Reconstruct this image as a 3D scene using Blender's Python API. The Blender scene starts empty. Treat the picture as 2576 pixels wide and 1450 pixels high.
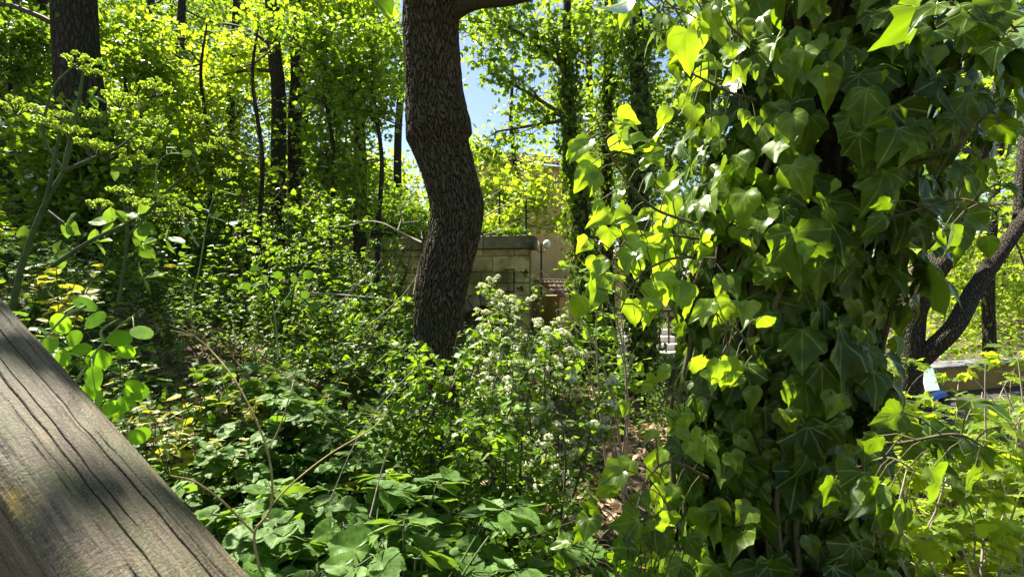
import bpy, math, random
import numpy as np
from mathutils import Vector, Matrix

# ------------------------------------------------------------------ camera, world, sun, exposure
sc = bpy.context.scene
ZC = 1.7
cam_d = bpy.data.cameras.new('camera'); cam = bpy.data.objects.new('camera', cam_d)
sc.collection.objects.link(cam); sc.camera = cam
cam.location = (0, 0, ZC); cam.rotation_euler = (math.radians(90), 0, 0)
cam_d.lens = 18; cam_d.sensor_width = 36; cam_d.clip_start = 0.05; cam_d.clip_end = 2000

SUN_EL = math.radians(55); SUN_AZ = math.radians(-47)      # azimuth from +Y, negative = left
w = bpy.data.worlds.new('World'); sc.world = w; w.use_nodes = True
nt = w.node_tree; bg = nt.nodes['Background']
sky = nt.nodes.new('ShaderNodeTexSky'); sky.sky_type = 'NISHITA'; sky.sun_disc = False
sky.sun_elevation = SUN_EL; sky.sun_rotation = SUN_AZ; sky.air_density = 1.0; sky.dust_density = 0.8; sky.ozone_density = 1.0
nt.links.new(sky.outputs[0], bg.inputs[0]); bg.inputs[1].default_value = 0.055
sun_d = bpy.data.lights.new('sun', 'SUN'); sun = bpy.data.objects.new('sun', sun_d); sc.collection.objects.link(sun)
sun_d.energy = 5.0; sun_d.angle = math.radians(0.5); sun_d.color = (1.0, 0.95, 0.86)
SDIR = Vector((math.sin(SUN_AZ) * math.cos(SUN_EL), math.cos(SUN_AZ) * math.cos(SUN_EL), math.sin(SUN_EL)))
sun.rotation_euler = SDIR.to_track_quat('Z', 'Y').to_euler()
sc.view_settings.view_transform = 'Standard'; sc.view_settings.look = 'None'
sc.view_settings.exposure = 1.97; sc.view_settings.gamma = 1
sc.cycles.max_bounces = 7; sc.cycles.diffuse_bounces = 5; sc.cycles.glossy_bounces = 2
sc.cycles.transmission_bounces = 5; sc.cycles.transparent_max_bounces = 4
sc.cycles.sample_clamp_indirect = 6
sc.cycles.use_denoising = True

# ------------------------------------------------------------------ helpers
R = np.random.default_rng
UC, VC, F = 1287.5, 724.5, 1287.5
def P(u, v, d):
    return np.array([(u - UC) / F * d, d, ZC - (v - VC) / F * d])
def nrm(a):
    a = np.asarray(a, float); return a / np.maximum(np.linalg.norm(a, axis=-1, keepdims=True), 1e-9)
def sstep(a, b, x):
    t = np.clip((x - a) / (b - a), 0, 1); return t * t * (3 - 2 * t)

class MB:
    def __init__(s): s.V = []; s.F = []; s.U = []; s.A = []; s.n = 0
    def add(s, v, f, uv=None, a=0.5):
        v = np.asarray(v, float).reshape(-1, 3); f = np.asarray(f, int)
        s.V.append(v); s.F.append(f + s.n)
        s.U.append(np.zeros((len(v), 2)) if uv is None else np.asarray(uv, float))
        s.A.append(np.full(len(v), float(a)) if np.isscalar(a) else np.asarray(a, float))
        s.n += len(v)
    def mesh(s, name, mat, smooth=True):
        me = bpy.data.meshes.new(name)
        V = np.concatenate(s.V); U = np.concatenate(s.U); A = np.concatenate(s.A)
        me.vertices.add(len(V)); me.vertices.foreach_set('co', V.astype(np.float32).ravel())
        li = np.concatenate([f.ravel() for f in s.F]); tot = np.concatenate([np.full(len(f), f.shape[1]) for f in s.F])
        st = np.concatenate([[0], np.cumsum(tot)[:-1]])
        me.loops.add(len(li)); me.loops.foreach_set('vertex_index', li.astype(np.int32))
        me.polygons.add(len(tot)); me.polygons.foreach_set('loop_start', st.astype(np.int32))
        me.polygons.foreach_set('loop_total', tot.astype(np.int32))
        me.polygons.foreach_set('use_smooth', np.full(len(tot), smooth))
        uv = me.uv_layers.new(name='UVMap'); uv.data.foreach_set('uv', U[li].astype(np.float32).ravel())
        at = me.attributes.new('rnd', 'FLOAT', 'POINT'); at.data.foreach_set('value', A.astype(np.float32))
        me.update(calc_edges=True); me.materials.append(mat)
        return me
    def build(s, name, mat, parent=None, smooth=True):
        o = bpy.data.objects.new(name, s.mesh(name, mat, smooth)); sc.collection.objects.link(o)
        if parent is not None: o.parent = parent
        return o

def tag(o, label=None, cat=None, group=None, kind=None):
    if label: o['label'] = label
    if cat: o['category'] = cat
    if group: o['group'] = group
    if kind: o['kind'] = kind
    return o
def thing(name, label, cat, group=None):
    return tag(bpy.data.objects.new(name, None), label, cat, group) if False else _thing(name, label, cat, group)
def _thing(name, label, cat, group):
    o = bpy.data.objects.new(name, None); sc.collection.objects.link(o); o.empty_display_size = .1
    return tag(o, label, cat, group)
def rebase(root, loc):
    """put the Empty at the thing's base, leaving its parts where they stand"""
    root.location = Vector(loc)
    for ch in root.children: ch.location = ch.location - Vector(loc)
def copy_tree(o, parent=None):
    c = o.copy(); sc.collection.objects.link(c); c.parent = parent
    for ch in list(o.children): copy_tree(ch, c)
    return c

def smooth_path(pts, n=8):
    pts = np.asarray(pts, float)
    if len(pts) < 3: 
        t = np.linspace(0, 1, n + 1)[:, None]; return pts[0] * (1 - t) + pts[-1] * t
    p = np.vstack([2 * pts[0] - pts[1], pts, 2 * pts[-1] - pts[-2]]); out = []
    for i in range(1, len(p) - 2):
        t = np.linspace(0, 1, n, endpoint=False)[:, None]
        a, b, c, d = p[i - 1], p[i], p[i + 1], p[i + 2]
        out.append(.5 * (2 * b + (c - a) * t + (2 * a - 5 * b + 4 * c - d) * t ** 2 + (3 * b - a - 3 * c + d) * t ** 3))
    out.append(pts[-1:]); return np.vstack(out)
def frames(path):
    T = nrm(np.gradient(path, axis=0)); N = np.zeros_like(T)
    up = np.array([0, 1., 0]) if abs(T[0][1]) < .9 else np.array([1., 0, 0])
    n = nrm(np.cross(up, T[0]))
    for i in range(len(T)):
        n = nrm(n - T[i] * np.dot(n, T[i])); N[i] = n
    return T, N, np.cross(T, N)
def tube(mb, path, rad, sides=6, a=.5, cap=False):
    path = np.asarray(path, float); n = len(path)
    rad = np.interp(np.linspace(0, 1, n), np.linspace(0, 1, len(np.atleast_1d(rad))), np.atleast_1d(rad)) if np.ndim(rad) else np.full(n, rad)
    T, N, B = frames(path)
    th = np.linspace(0, 2 * np.pi, sides, endpoint=False)
    v = path[:, None] + rad[:, None, None] * (np.cos(th)[None, :, None] * N[:, None] + np.sin(th)[None, :, None] * B[:, None])
    i = np.arange(n - 1)[:, None] * sides; j = np.arange(sides)[None]; k = (j + 1) % sides
    f = np.stack([i + j, i + k, i + sides + k, i + sides + j], -1).reshape(-1, 4)
    L = np.concatenate([[0], np.cumsum(np.linalg.norm(np.diff(path, axis=0), axis=1))])
    uv = np.stack([np.broadcast_to(th * rad.mean(), (n, sides)), np.broadcast_to(L[:, None], (n, sides))], -1).reshape(-1, 2)
    mb.add(v.reshape(-1, 3), f, uv, a)
    if cap:
        for e, r0 in ((0, 0), (n - 1, (n - 1) * sides)):
            ring = v[e]; c = path[e]
            idx = np.arange(sides); vv = np.vstack([ring, c])
            ff = np.stack([idx, (idx + 1) % sides, np.full(sides, sides)], -1)
            if e == 0: ff = ff[:, ::-1]
            mb.add(vv, ff, None, a)
def box(mb, lo, hi, M=None, a=.5, bev=0.0):
    lo = np.array(lo, float); hi = np.array(hi, float)
    if bev > 0:
        # chamfered box: 24 verts
        vs = []; c = (lo + hi) / 2; h = (hi - lo) / 2
        v = []
        for sx in (-1, 1):
            for sy in (-1, 1):
                for sz in (-1, 1):
                    s_ = np.array([sx, sy, sz])
                    for ax in range(3):
                        q = h - bev; q = q * s_; q[ax] = h[ax] * s_[ax]; v.append(c + q)
        v = np.array(v)
        idx = lambda sx, sy, sz, ax: ((sx * 2 + sy) * 2 + sz) * 3 + ax
        quads = []; tris = []
        for ax in range(3):
            for s_ in (0, 1):
                o = [q for q in range(3) if q != ax]; ring = []
                for (p_, q_) in ((0, 0), (1, 0), (1, 1), (0, 1)):
                    k = [0, 0, 0]; k[ax] = s_; k[o[0]] = p_; k[o[1]] = q_; ring.append(idx(*k, ax))
                quads.append(ring)
        for ax in range(3):
            o = [q for q in range(3) if q != ax]
            for p_ in (0, 1):
                for q_ in (0, 1):
                    k0 = [0, 0, 0]; k1 = [0, 0, 0]; k0[ax] = 0; k1[ax] = 1
                    for k in (k0, k1): k[o[0]] = p_; k[o[1]] = q_
                    quads.append([idx(*k0, o[0]), idx(*k1, o[0]), idx(*k1, o[1]), idx(*k0, o[1])])
        for sx in (0, 1):
            for sy in (0, 1):
                for sz in (0, 1): tris.append([idx(sx, sy, sz, 0), idx(sx, sy, sz, 1), idx(sx, sy, sz, 2)])
        if M is not None: v = v @ M[:3, :3].T + M[:3, 3]
        n0 = mb.n; mb.add(v, np.array(quads), None, a)
        mb.F.append(np.array(tris) + n0); return
    v = np.array([[x, y, z] for x in (lo[0], hi[0]) for y in (lo[1], hi[1]) for z in (lo[2], hi[2])])
    f = np.array([[0, 1, 3, 2], [4, 6, 7, 5], [0, 4, 5, 1], [2, 3, 7, 6], [0, 2, 6, 4], [1, 5, 7, 3]])
    if M is not None: v = v @ M[:3, :3].T + M[:3, 3]
    mb.add(v, f, None, a)
def frameM(o, x, y, z):
    M = np.eye(4); M[:3, 0] = x; M[:3, 1] = y; M[:3, 2] = z; M[:3, 3] = o; return M

# ---- leaf templates: (verts [x across, y along 0..1, z normal], tris)
def fan(outline, cy=.3, droop=.18, fold=.25, rings=1, wob=0, seed=0):
    """outline: list of (x,y) right side from base to tip (x>=0); mirrored; fan around (0,cy)"""
    o = np.array(outline, float)
    left = o[::-1].copy(); left[:, 0] *= -1
    if abs(o[-1][0]) < 1e-6: left = left[1:]
    if abs(o[0][0]) < 1e-6: left = left[:-1]
    pts = np.vstack([o, left]); n = len(pts); c = np.array([0, cy])
    V = [c[None]]
    for r in range(1, rings + 1): V.append(c + (pts - c) * (r / rings))
    V = np.vstack(V)
    x, y = V[:, 0], V[:, 1]
    z = fold * np.abs(x) - droop * (y - cy) ** 2 * np.sign(y - cy + 1e-6) - droop * x ** 2
    if wob:
        g = R(seed); ph = g.random(4) * 6.28
        z = z + wob * (np.sin(x * 7 + ph[0]) * np.cos(y * 6 + ph[1]) + .6 * np.sin(y * 9 + ph[2] + x * 4))
    tr = [[0, 1 + i, 1 + (i + 1) % n] for i in range(n)]
    for r in range(1, rings):
        a = 1 + (r - 1) * n; b = a + n
        for i in range(n):
            k = (i + 1) % n; tr += [[a + i, b + i, b + k], [a + i, b + k, a + k]]
    return np.column_stack([x, y, z]), np.array(tr)
IVY5 = [(0, .02), (.10, -.08), (.26, -.10), (.40, -.02), (.50, .09), (.47, .20), (.43, .30), (.46, .40), (.49, .52), (.40, .55), (.31, .58), (.22, .70), (.12, .85), (0, 1.0)]
IVYB = [(0, .02), (.12, -.08), (.30, -.09), (.44, .02), (.50, .18), (.50, .30), (.52, .42), (.42, .48), (.35, .56), (.26, .68), (.14, .84), (0, 1.0)]
IVY3 = [(0, .02), (.12, -.06), (.30, -.05), (.44, .08), (.50, .24), (.47, .36), (.36, .44), (.28, .56), (.20, .70), (.10, .86), (0, 1.0)]
IVYA = [(0, .0), (.14, -.05), (.30, .02), (.38, .18), (.38, .36), (.30, .54), (.19, .72), (.09, .87), (0, 1.0)]
def ser(o, k=2, amp=.05):   # add teeth
    o = np.array(o, float); out = []
    for i in range(len(o) - 1):
        for j in range(k):
            t = j / k; p = o[i] * (1 - t) + o[i + 1] * t; out.append(p)
            q = o[i] * (1 - t - .6 / k) + o[i + 1] * (t + .6 / k); out.append(q * np.array([1 + amp * 2.2, 1]) + [amp * .3, amp * .5])
    out.append(o[-1]); return [tuple(p) for p in out]
OVAL = [(0, 0), (.2, .08), (.33, .3), (.32, .5), (.2, .76), (0, 1)]
def asym(o, sd, amp=.03):      # uneven, slightly nibbled outline
    g = R(sd); o = np.array(o, float); out = [tuple(o[0])]
    for a, b in zip(o[:-1], o[1:]):
        m = (a + b) / 2 + g.normal(0, amp * .35, 2); out += [tuple(m), tuple(b + (g.normal(0, amp * .5, 2) if abs(b[0]) > 1e-6 else 0))]
    return [(abs(x), y) for x, y in out]
T_ivy = [fan(asym(IVY5, s), .12, d, f, 2, wo, s) for d, f, wo, s in ((.25, .16, .05, 1), (.5, .28, .06, 2), (.1, .35, .07, 3), (.6, .08, .07, 4), (.35, -.1, .06, 16), (.8, .2, .06, 17))] + \
        [fan(asym(IVY3, s), .12, d, f, 2, wo, s) for d, f, wo, s in ((.3, .2, .05, 5), (.6, .3, .07, 6), (.45, .05, .07, 18))] + \
        [fan(asym(IVYB, s), .12, d, f, 2, wo, s) for d, f, wo, s in ((.35, .22, .06, 11), (.7, .12, .07, 12))]
T_ivya = [fan(asym(IVYA, s), .12, d, f, 2, wo, s) for d, f, wo, s in ((.3, .25, .05, 7), (.7, .5, .06, 8), (.5, .15, .07, 10))] + [fan(asym(IVY3, s), .12, d, f, 2, wo, s) for d, f, wo, s in ((.4, .4, .06, 19), (.7, .2, .06, 20), (.2, .55, .05, 9))]
T_oval = [fan(OVAL, .4, .3, .3), fan(OVAL, .4, .5, .15)]
T_heart = [fan([(0, .04), (.16, -.06), (.36, .06), (.42, .28), (.3, .56), (.13, .82), (0, 1)], .3, d, f) for d, f in ((.3, .3), (.5, .15), (.1, .45))]
SERR = ser([(0, 0), (.24, .06), (.42, .26), (.40, .5), (.24, .78), (0, 1)], 3, .035)
T_serr = [fan(SERR, .35, d, f, 2, wo, s) for d, f, wo, s in ((.3, .22, .02, 1), (.5, .1, .03, 2), (.15, .35, .03, 3))]
LOBE3 = ser([(0, 0), (.22, -.02), (.44, .16), (.46, .34), (.30, .42), (.34, .62), (.22, .72), (0, 1)], 2, .04)
T_lobe = [fan(LOBE3, .3, d, f, 1, wo, s) for d, f, wo, s in ((.3, .2, .02, 1), (.5, .1, .03, 2))]
MAPLE = [(0, 0), (.30, -.10), (.26, .06), (.56, .12), (.36, .28), (.52, .52), (.22, .50), (.16, .68), (0, 1)]
T_maple = [fan(MAPLE, .2, d, f) for d, f in ((.3, .2), (.5, .05))]
MAPLEL = [(0, 0), (.12, -.06), (.30, -.10), (.40, .02), (.62, .12), (.50, .2), (.36, .30), (.46, .4), (.56, .56), (.42, .54), (.26, .52), (.24, .66), (.12, .8), (0, 1)]
T_mapleL = [fan(MAPLEL, .2, d, f, 2, wo, s) for d, f, wo, s in ((.3, .2, .03, 1), (.5, .08, .04, 2))]
OAK = [(0, 0), (.07, .1), (.18, .2), (.10, .3), (.26, .42), (.15, .5), (.32, .64), (.20, .7), (.24, .84), (.1, .96), (0, 1)]
T_oak = [fan(OAK, .45, .3, .2), fan(OAK, .45, .5, .1)]
RHOMB = (np.array([[0, 0, 0], [.33, .45, .1], [0, 1, -.12], [-.33, .45, .1]]), np.array([[0, 1, 2], [0, 2, 3]]))
HEXL = fan([(0, 0), (.33, .3), (.24, .7), (0, 1)], .45, .3, .25)
T_round = [fan([(0, 0), (.22, .04), (.38, .2), (.44, .45), (.38, .72), (.22, .92), (0, 1)], .5, .08, .04, 1)]
def place(mb, T, pos, d, n, size, a, asp=None):
    """T a template or list (chosen at random by index); pos,d,n (m,3); size (m,)"""
    pos = np.asarray(pos, float); m = len(pos)
    if m == 0: return
    size = np.broadcast_to(np.asarray(size, float), (m,)); a = np.broadcast_to(np.asarray(a, float), (m,))
    d = nrm(np.broadcast_to(d, (m, 3))); n = np.broadcast_to(n, (m, 3))
    n = n - d * (n * d).sum(-1, keepdims=True)
    bad = np.linalg.norm(n, axis=1) < 1e-3
    n = np.where(bad[:, None], np.cross(d, [0.3, .2, 1.]), n); n = nrm(n); x = np.cross(d, n)
    Ts = T if isinstance(T, list) else [T]
    for k, (tv, tf) in enumerate(Ts):
        s = np.arange(m) % len(Ts) == k
        if not s.any(): continue
        q = s.sum()
        V = pos[s][:, None] + size[s][:, None, None] * (tv[None, :, 0:1] * x[s][:, None] + tv[None, :, 1:2] * d[s][:, None] + tv[None, :, 2:3] * n[s][:, None])
        f = (tf[None] + (np.arange(q) * len(tv))[:, None, None]).reshape(-1, 3)
        uv = np.tile(tv[:, :2], (q, 1))
        mb.add(V.reshape(-1, 3), f, uv, np.repeat(a[s], len(tv)))
def rdir(g, m, up=0., sd=1.):
    v = g.normal(0, sd, (m, 3)); v[:, 2] += up; return nrm(v)

# ------------------------------------------------------------------ materials
def newmat(name):
    m = bpy.data.materials.new(name); m.use_nodes = True; t = m.node_tree
    for n in list(t.nodes):
        if n.type != 'OUTPUT_MATERIAL': t.nodes.remove(n)
    return m, t, t.nodes['Material Output']
def node(t, k, **kw):
    n = t.nodes.new(k)
    for a, b in kw.items():
        if a.startswith('i_'): n.inputs[a[2:].replace('_', ' ')].default_value = b
        else: setattr(n, a, b)
    return n
def rgba(c): return (c[0], c[1], c[2], 1)
def mixrgb(t, fac, a, b, mode='MIX'):
    n = t.nodes.new('ShaderNodeMix'); n.data_type = 'RGBA'; n.blend_type = mode
    for sock, val in ((n.inputs[0], fac), (n.inputs[6], a), (n.inputs[7], b)):
        if hasattr(val, 'links') or isinstance(val, bpy.types.NodeSocket): t.links.new(val, sock)
        else: sock.default_value = val if not isinstance(val, tuple) or len(val) == 4 else rgba(val)
    return n.outputs[2]
def mth(t, op, a, b=None, c=None):
    n = t.nodes.new('ShaderNodeMath'); n.operation = op
    for i, val in enumerate((a, b, c)):
        if val is None: continue
        if isinstance(val, bpy.types.NodeSocket): t.links.new(val, n.inputs[i])
        else: n.inputs[i].default_value = val
    return n.outputs[0]
def leaf_mat(name, dark, light, trans, rough=.45, gloss=.5, tf=.5, veins=None, vcol=None, yellow=None, bump=0):
    m, t, out = newmat(name); L = t.links.new
    at = node(t, 'ShaderNodeAttribute', attribute_name='rnd'); r = at.outputs['Fac']
    col = mixrgb(t, r, rgba(dark), rgba(light))
    tr = mixrgb(t, r, rgba([c * .75 for c in trans]), rgba(trans))
    if yellow:      # some leaves have yellowed
        y = mth(t, 'GREATER_THAN', r, yellow); col = mixrgb(t, y, col, (.42, .36, .03, 1)); tr = mixrgb(t, y, tr, (.5, .42, .03, 1))
    if veins:
        uv = node(t, 'ShaderNodeUVMap'); sp = node(t, 'ShaderNodeSeparateXYZ'); L(uv.outputs[0], sp.inputs[0])
        x, y = sp.outputs[0], mth(t, 'SUBTRACT', sp.outputs[1], .06)
        if veins == 'palmate':
            ang = mth(t, 'ARCTAN2', x, y); rr = mth(t, 'SQRT', mth(t, 'ADD', mth(t, 'MULTIPLY', x, x), mth(t, 'MULTIPLY', y, y)))
            pp = mth(t, 'PINGPONG', ang, .36); d1 = mth(t, 'MULTIPLY', mth(t, 'SINE', pp), rr)
            d2 = mth(t, 'PINGPONG', mth(t, 'SUBTRACT', rr, mth(t, 'MULTIPLY', pp, .9)), .075)
            l1 = mth(t, 'LESS_THAN', d1, .014); l2 = mth(t, 'LESS_THAN', d2, .006)
            line = mth(t, 'MAXIMUM', l1, mth(t, 'MULTIPLY', l2, .35))
        else:
            ax = mth(t, 'ABSOLUTE', x)
            l1 = mth(t, 'LESS_THAN', ax, .014)
            d2 = mth(t, 'PINGPONG', mth(t, 'SUBTRACT', y, mth(t, 'MULTIPLY', ax, .8)), .075)
            line = mth(t, 'MAXIMUM', l1, mth(t, 'MULTIPLY', mth(t, 'LESS_THAN', d2, .008), .5))
        vc = vcol or [min(1, c * 2.2 + .03) for c in light]
        col = mixrgb(t, mth(t, 'MULTIPLY', line, .8), col, rgba(vc))
    geo = node(t, 'ShaderNodeNewGeometry')
    nz = node(t, 'ShaderNodeTexNoise', i_Scale=45., i_Detail=2.); L(geo.outputs['Position'], nz.inputs['Vector'])
    k = node(t, 'ShaderNodeMapRange', i_From_Min=.3, i_From_Max=.7, i_To_Min=.55, i_To_Max=1.4); L(nz.outputs[0], k.inputs[0])
    col = mixrgb(t, 1., col, k.outputs[0], 'MULTIPLY'); 
    # undersides are paler
    bk = mixrgb(t, geo.outputs['Backfacing'], col, mixrgb(t, .22, col, (.18, .26, .06, 1)))
    di = node(t, 'ShaderNodeBsdfDiffuse'); L(bk, di.inputs[0])
    tl = node(t, 'ShaderNodeBsdfTranslucent'); L(tr, tl.inputs[0])
    ms = node(t, 'ShaderNodeMixShader'); ms.inputs[0].default_value = tf; L(di.outputs[0], ms.inputs[1]); L(tl.outputs[0], ms.inputs[2])
    gl = node(t, 'ShaderNodeBsdfGlossy', i_Roughness=rough); gl.inputs[0].default_value = (.95, 1, .82, 1)
    fr = node(t, 'ShaderNodeFresnel', i_IOR=1.42)
    m2 = node(t, 'ShaderNodeMixShader'); L(mth(t, 'MULTIPLY', fr.outputs[0], gloss), m2.inputs[0]); L(ms.outputs[0], m2.inputs[1]); L(gl.outputs[0], m2.inputs[2])
    if bump:
        b = node(t, 'ShaderNodeBump', i_Strength=bump, i_Distance=.004); L(nz.outputs[0], b.inputs['Height'])
        L(b.outputs[0], di.inputs['Normal']); L(b.outputs[0], gl.inputs['Normal'])
    L(m2.outputs[0], out.inputs[0]); return m
def noise_mat(name, c1, c2, scale=8., rough=.85, c3=None, stretch=(1, 1, 1), coord='Object', bump=.4, dist=.01, detail=6, spec=.25):
    m, t, out = newmat(name); L = t.links.new
    tc = node(t, 'ShaderNodeTexCoord'); mp = node(t, 'ShaderNodeMapping'); mp.inputs['Scale'].default_value = stretch
    L(tc.outputs[coord], mp.inputs[0])
    n1 = node(t, 'ShaderNodeTexNoise', i_Scale=scale, i_Detail=float(detail), i_Roughness=.65); L(mp.outputs[0], n1.inputs['Vector'])
    k = node(t, 'ShaderNodeMapRange', i_From_Min=.33, i_From_Max=.67); L(n1.outputs[0], k.inputs[0])
    col = mixrgb(t, k.outputs[0], rgba(c1), rgba(c2))
    if c3:
        n2 = node(t, 'ShaderNodeTexNoise', i_Scale=scale * .22, i_Detail=5.); L(mp.outputs[0], n2.inputs['Vector'])
        k2 = node(t, 'ShaderNodeMapRange', i_From_Min=.5, i_From_Max=.62); L(n2.outputs[0], k2.inputs[0])
        col = mixrgb(t, k2.outputs[0], col, rgba(c3))
    at = node(t, 'ShaderNodeAttribute', attribute_name='rnd')
    kk = node(t, 'ShaderNodeMapRange', i_To_Min=.75, i_To_Max=1.25); L(at.outputs['Fac'], kk.inputs[0])
    col = mixrgb(t, 1., col, kk.outputs[0], 'MULTIPLY')
    bs = node(t, 'ShaderNodeBsdfPrincipled', i_Roughness=rough); bs.inputs['Specular IOR Level'].default_value = spec
    L(col, bs.inputs[0])
    b = node(t, 'ShaderNodeBump', i_Strength=bump, i_Distance=dist); L(n1.outputs[0], b.inputs['Height']); L(b.outputs[0], bs.inputs['Normal'])
    L(bs.outputs[0], out.inputs[0]); return m
def bark_mat(name, c1, c2, moss=(.06, .09, .02), s=26., ys=.3, mossamt=.6, bump=1., lich=(.2, .2, .16), relief=False):
    """furrowed bark in UV metres: plates split by dark cracks"""
    m, t, out = newmat(name); L = t.links.new
    tc = node(t, 'ShaderNodeTexCoord'); mp = node(t, 'ShaderNodeMapping'); mp.inputs['Scale'].default_value = (1, 1, ys)
    nw = node(t, 'ShaderNodeTexNoise', i_Scale=9., i_Detail=3.); L(tc.outputs['Object'], nw.inputs['Vector'])
    ad = node(t, 'ShaderNodeMixRGB' if False else 'ShaderNodeVectorMath', operation='MULTIPLY_ADD')
    L(nw.outputs['Color'], ad.inputs[0]); ad.inputs[1].default_value = (.06, .06, .06); L(tc.outputs['Object'], ad.inputs[2])
    L(ad.outputs[0], mp.inputs[0])
    vo = node(t, 'ShaderNodeTexVoronoi', feature='DISTANCE_TO_EDGE', i_Scale=s); L(mp.outputs[0], vo.inputs['Vector'])
    n1 = node(t, 'ShaderNodeTexNoise', i_Scale=60., i_Detail=5.); L(tc.outputs['Object'], n1.inputs['Vector'])
    k = node(t, 'ShaderNodeMapRange', i_From_Min=.0, i_From_Max=.22); L(vo.outputs[0], k.inputs[0])
    kf = k.outputs[0]
    if relief: kf = node(t, 'ShaderNodeAttribute', attribute_name='rnd').outputs['Fac']
    h = mth(t, 'ADD', kf, mth(t, 'MULTIPLY', n1.outputs[0], .5))
    col = mixrgb(t, mth(t, 'MULTIPLY', h, .75), rgba(c1), rgba(c2))
    n2 = node(t, 'ShaderNodeTexNoise', i_Scale=3.5, i_Detail=6.); L(tc.outputs['Object'], n2.inputs['Vector'])
    k2 = node(t, 'ShaderNodeMapRange', i_From_Min=.45, i_From_Max=.65, i_To_Max=mossamt); L(n2.outputs[0], k2.inputs[0])
    col = mixrgb(t, k2.outputs[0], col, rgba(moss))
    n3 = node(t, 'ShaderNodeTexNoise', i_Scale=90., i_Detail=3.); L(tc.outputs['Object'], n3.inputs['Vector'])
    k3 = node(t, 'ShaderNodeMapRange', i_From_Min=.62, i_From_Max=.72, i_To_Max=.6); L(n3.outputs[0], k3.inputs[0])
    col = mixrgb(t, k3.outputs[0], col, rgba(lich))
    bs = node(t, 'ShaderNodeBsdfPrincipled', i_Roughness=.9); bs.inputs['Specular IOR Level'].default_value = .15; L(col, bs.inputs[0])
    b = node(t, 'ShaderNodeBump', i_Strength=bump, i_Distance=.02); L(h, b.inputs['Height']); L(b.outputs[0], bs.inputs['Normal'])
    L(bs.outputs[0], out.inputs[0]); return m

M_ivy = leaf_mat('ivy_leaf', (.014, .036, .005), (.075, .130, .010), (.31, .50, .008), .34, .40, .44, 'palmate', (.22, .30, .07), bump=.25)
M_ivya = leaf_mat('young_ivy_leaf', (.07, .12, .010), (.14, .21, .015), (.50, .72, .018), .30, .7, .5, 'palmate', (.2, .32, .07), bump=.2)
M_alex = leaf_mat('broad_herb_leaf', (.048, .108, .018), (.105, .190, .034), (.28, .46, .025), .45, .22, .42, 'pinnate', (.16, .28, .07), bump=.5)
M_herb = leaf_mat('herb_leaf', (.036, .085, .008), (.085, .165, .013), (.27, .46, .012), .45, .22, .45, yellow=.965)
M_herb2 = leaf_mat('soft_herb_leaf', (.042, .10, .014), (.092, .18, .022), (.26, .46, .02), .45, .28, .42, yellow=.985)
M_yel = leaf_mat('yellowing_leaf', (.16, .20, .02), (.32, .30, .02), (.5, .48, .02), .5, .3, .45)
M_shrub = leaf_mat('shrub_leaf', (.050, .105, .009), (.10, .19, .015), (.36, .58, .015), .38, .3, .5)
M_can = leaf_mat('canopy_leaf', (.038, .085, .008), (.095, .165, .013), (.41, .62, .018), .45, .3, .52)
M_cand = leaf_mat('shade_toned_canopy_leaf', (.028, .065, .010), (.065, .125, .015), (.26, .44, .018), .45, .3, .5)  # darker canopy copy; shade on the left-edge trees is put into this colour
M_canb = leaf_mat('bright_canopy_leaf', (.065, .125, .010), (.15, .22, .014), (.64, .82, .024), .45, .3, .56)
M_pod = leaf_mat('seed_pod', (.12, .26, .015), (.17, .34, .02), (.44, .85, .02), .4, .3, .6, 'pinnate', (.2, .36, .04))
M_podd = leaf_mat('dim_seed_pod', (.07, .16, .02), (.12, .24, .03), (.26, .48, .02), .4, .3, .5)
M_umb = leaf_mat('umbel_flower', (.38, .48, .05), (.54, .64, .08), (.56, .74, .05), .6, .2, .45)
M_blos = leaf_mat('blossom', (.66, .66, .44), (.84, .82, .62), (.72, .74, .45), .6, .1, .4)
M_litter = leaf_mat('fallen_leaf', (.13, .075, .035), (.50, .36, .21), (.22, .13, .06), .6, .2, .2)
M_pink = leaf_mat('pink_flower', (.5, .2, .42), (.6, .3, .5), (.5, .2, .4), .6, .2, .4)
M_stem = noise_mat('green_stem', (.035, .06, .015), (.08, .12, .03), 30, .6)
M_stemp = noise_mat('pale_green_stem', (.14, .22, .06), (.26, .36, .12), 30, .6)
M_dry = noise_mat('dry_stem', (.24, .175, .07), (.38, .29, .13), 40, .7)
M_twig = noise_mat('twig_bark', (.05, .04, .025), (.12, .10, .06), 40, .8)
M_twigp = noise_mat('pale_twig_bark', (.22, .18, .13), (.36, .30, .22), 40, .8)
M_oak = bark_mat('oak_bark', (.010, .008, .005), (.092, .074, .045), (.06, .07, .02), 30, .32, .35, relief=True)
M_bark = bark_mat('dark_bark', (.012, .010, .007), (.06, .048, .034), (.03, .04, .012), 22, .3, .5)
M_barkg = bark_mat('grey_bark', (.022, .017, .013), (.08, .064, .046), (.05, .06, .025), 46, .30, .4)

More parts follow.
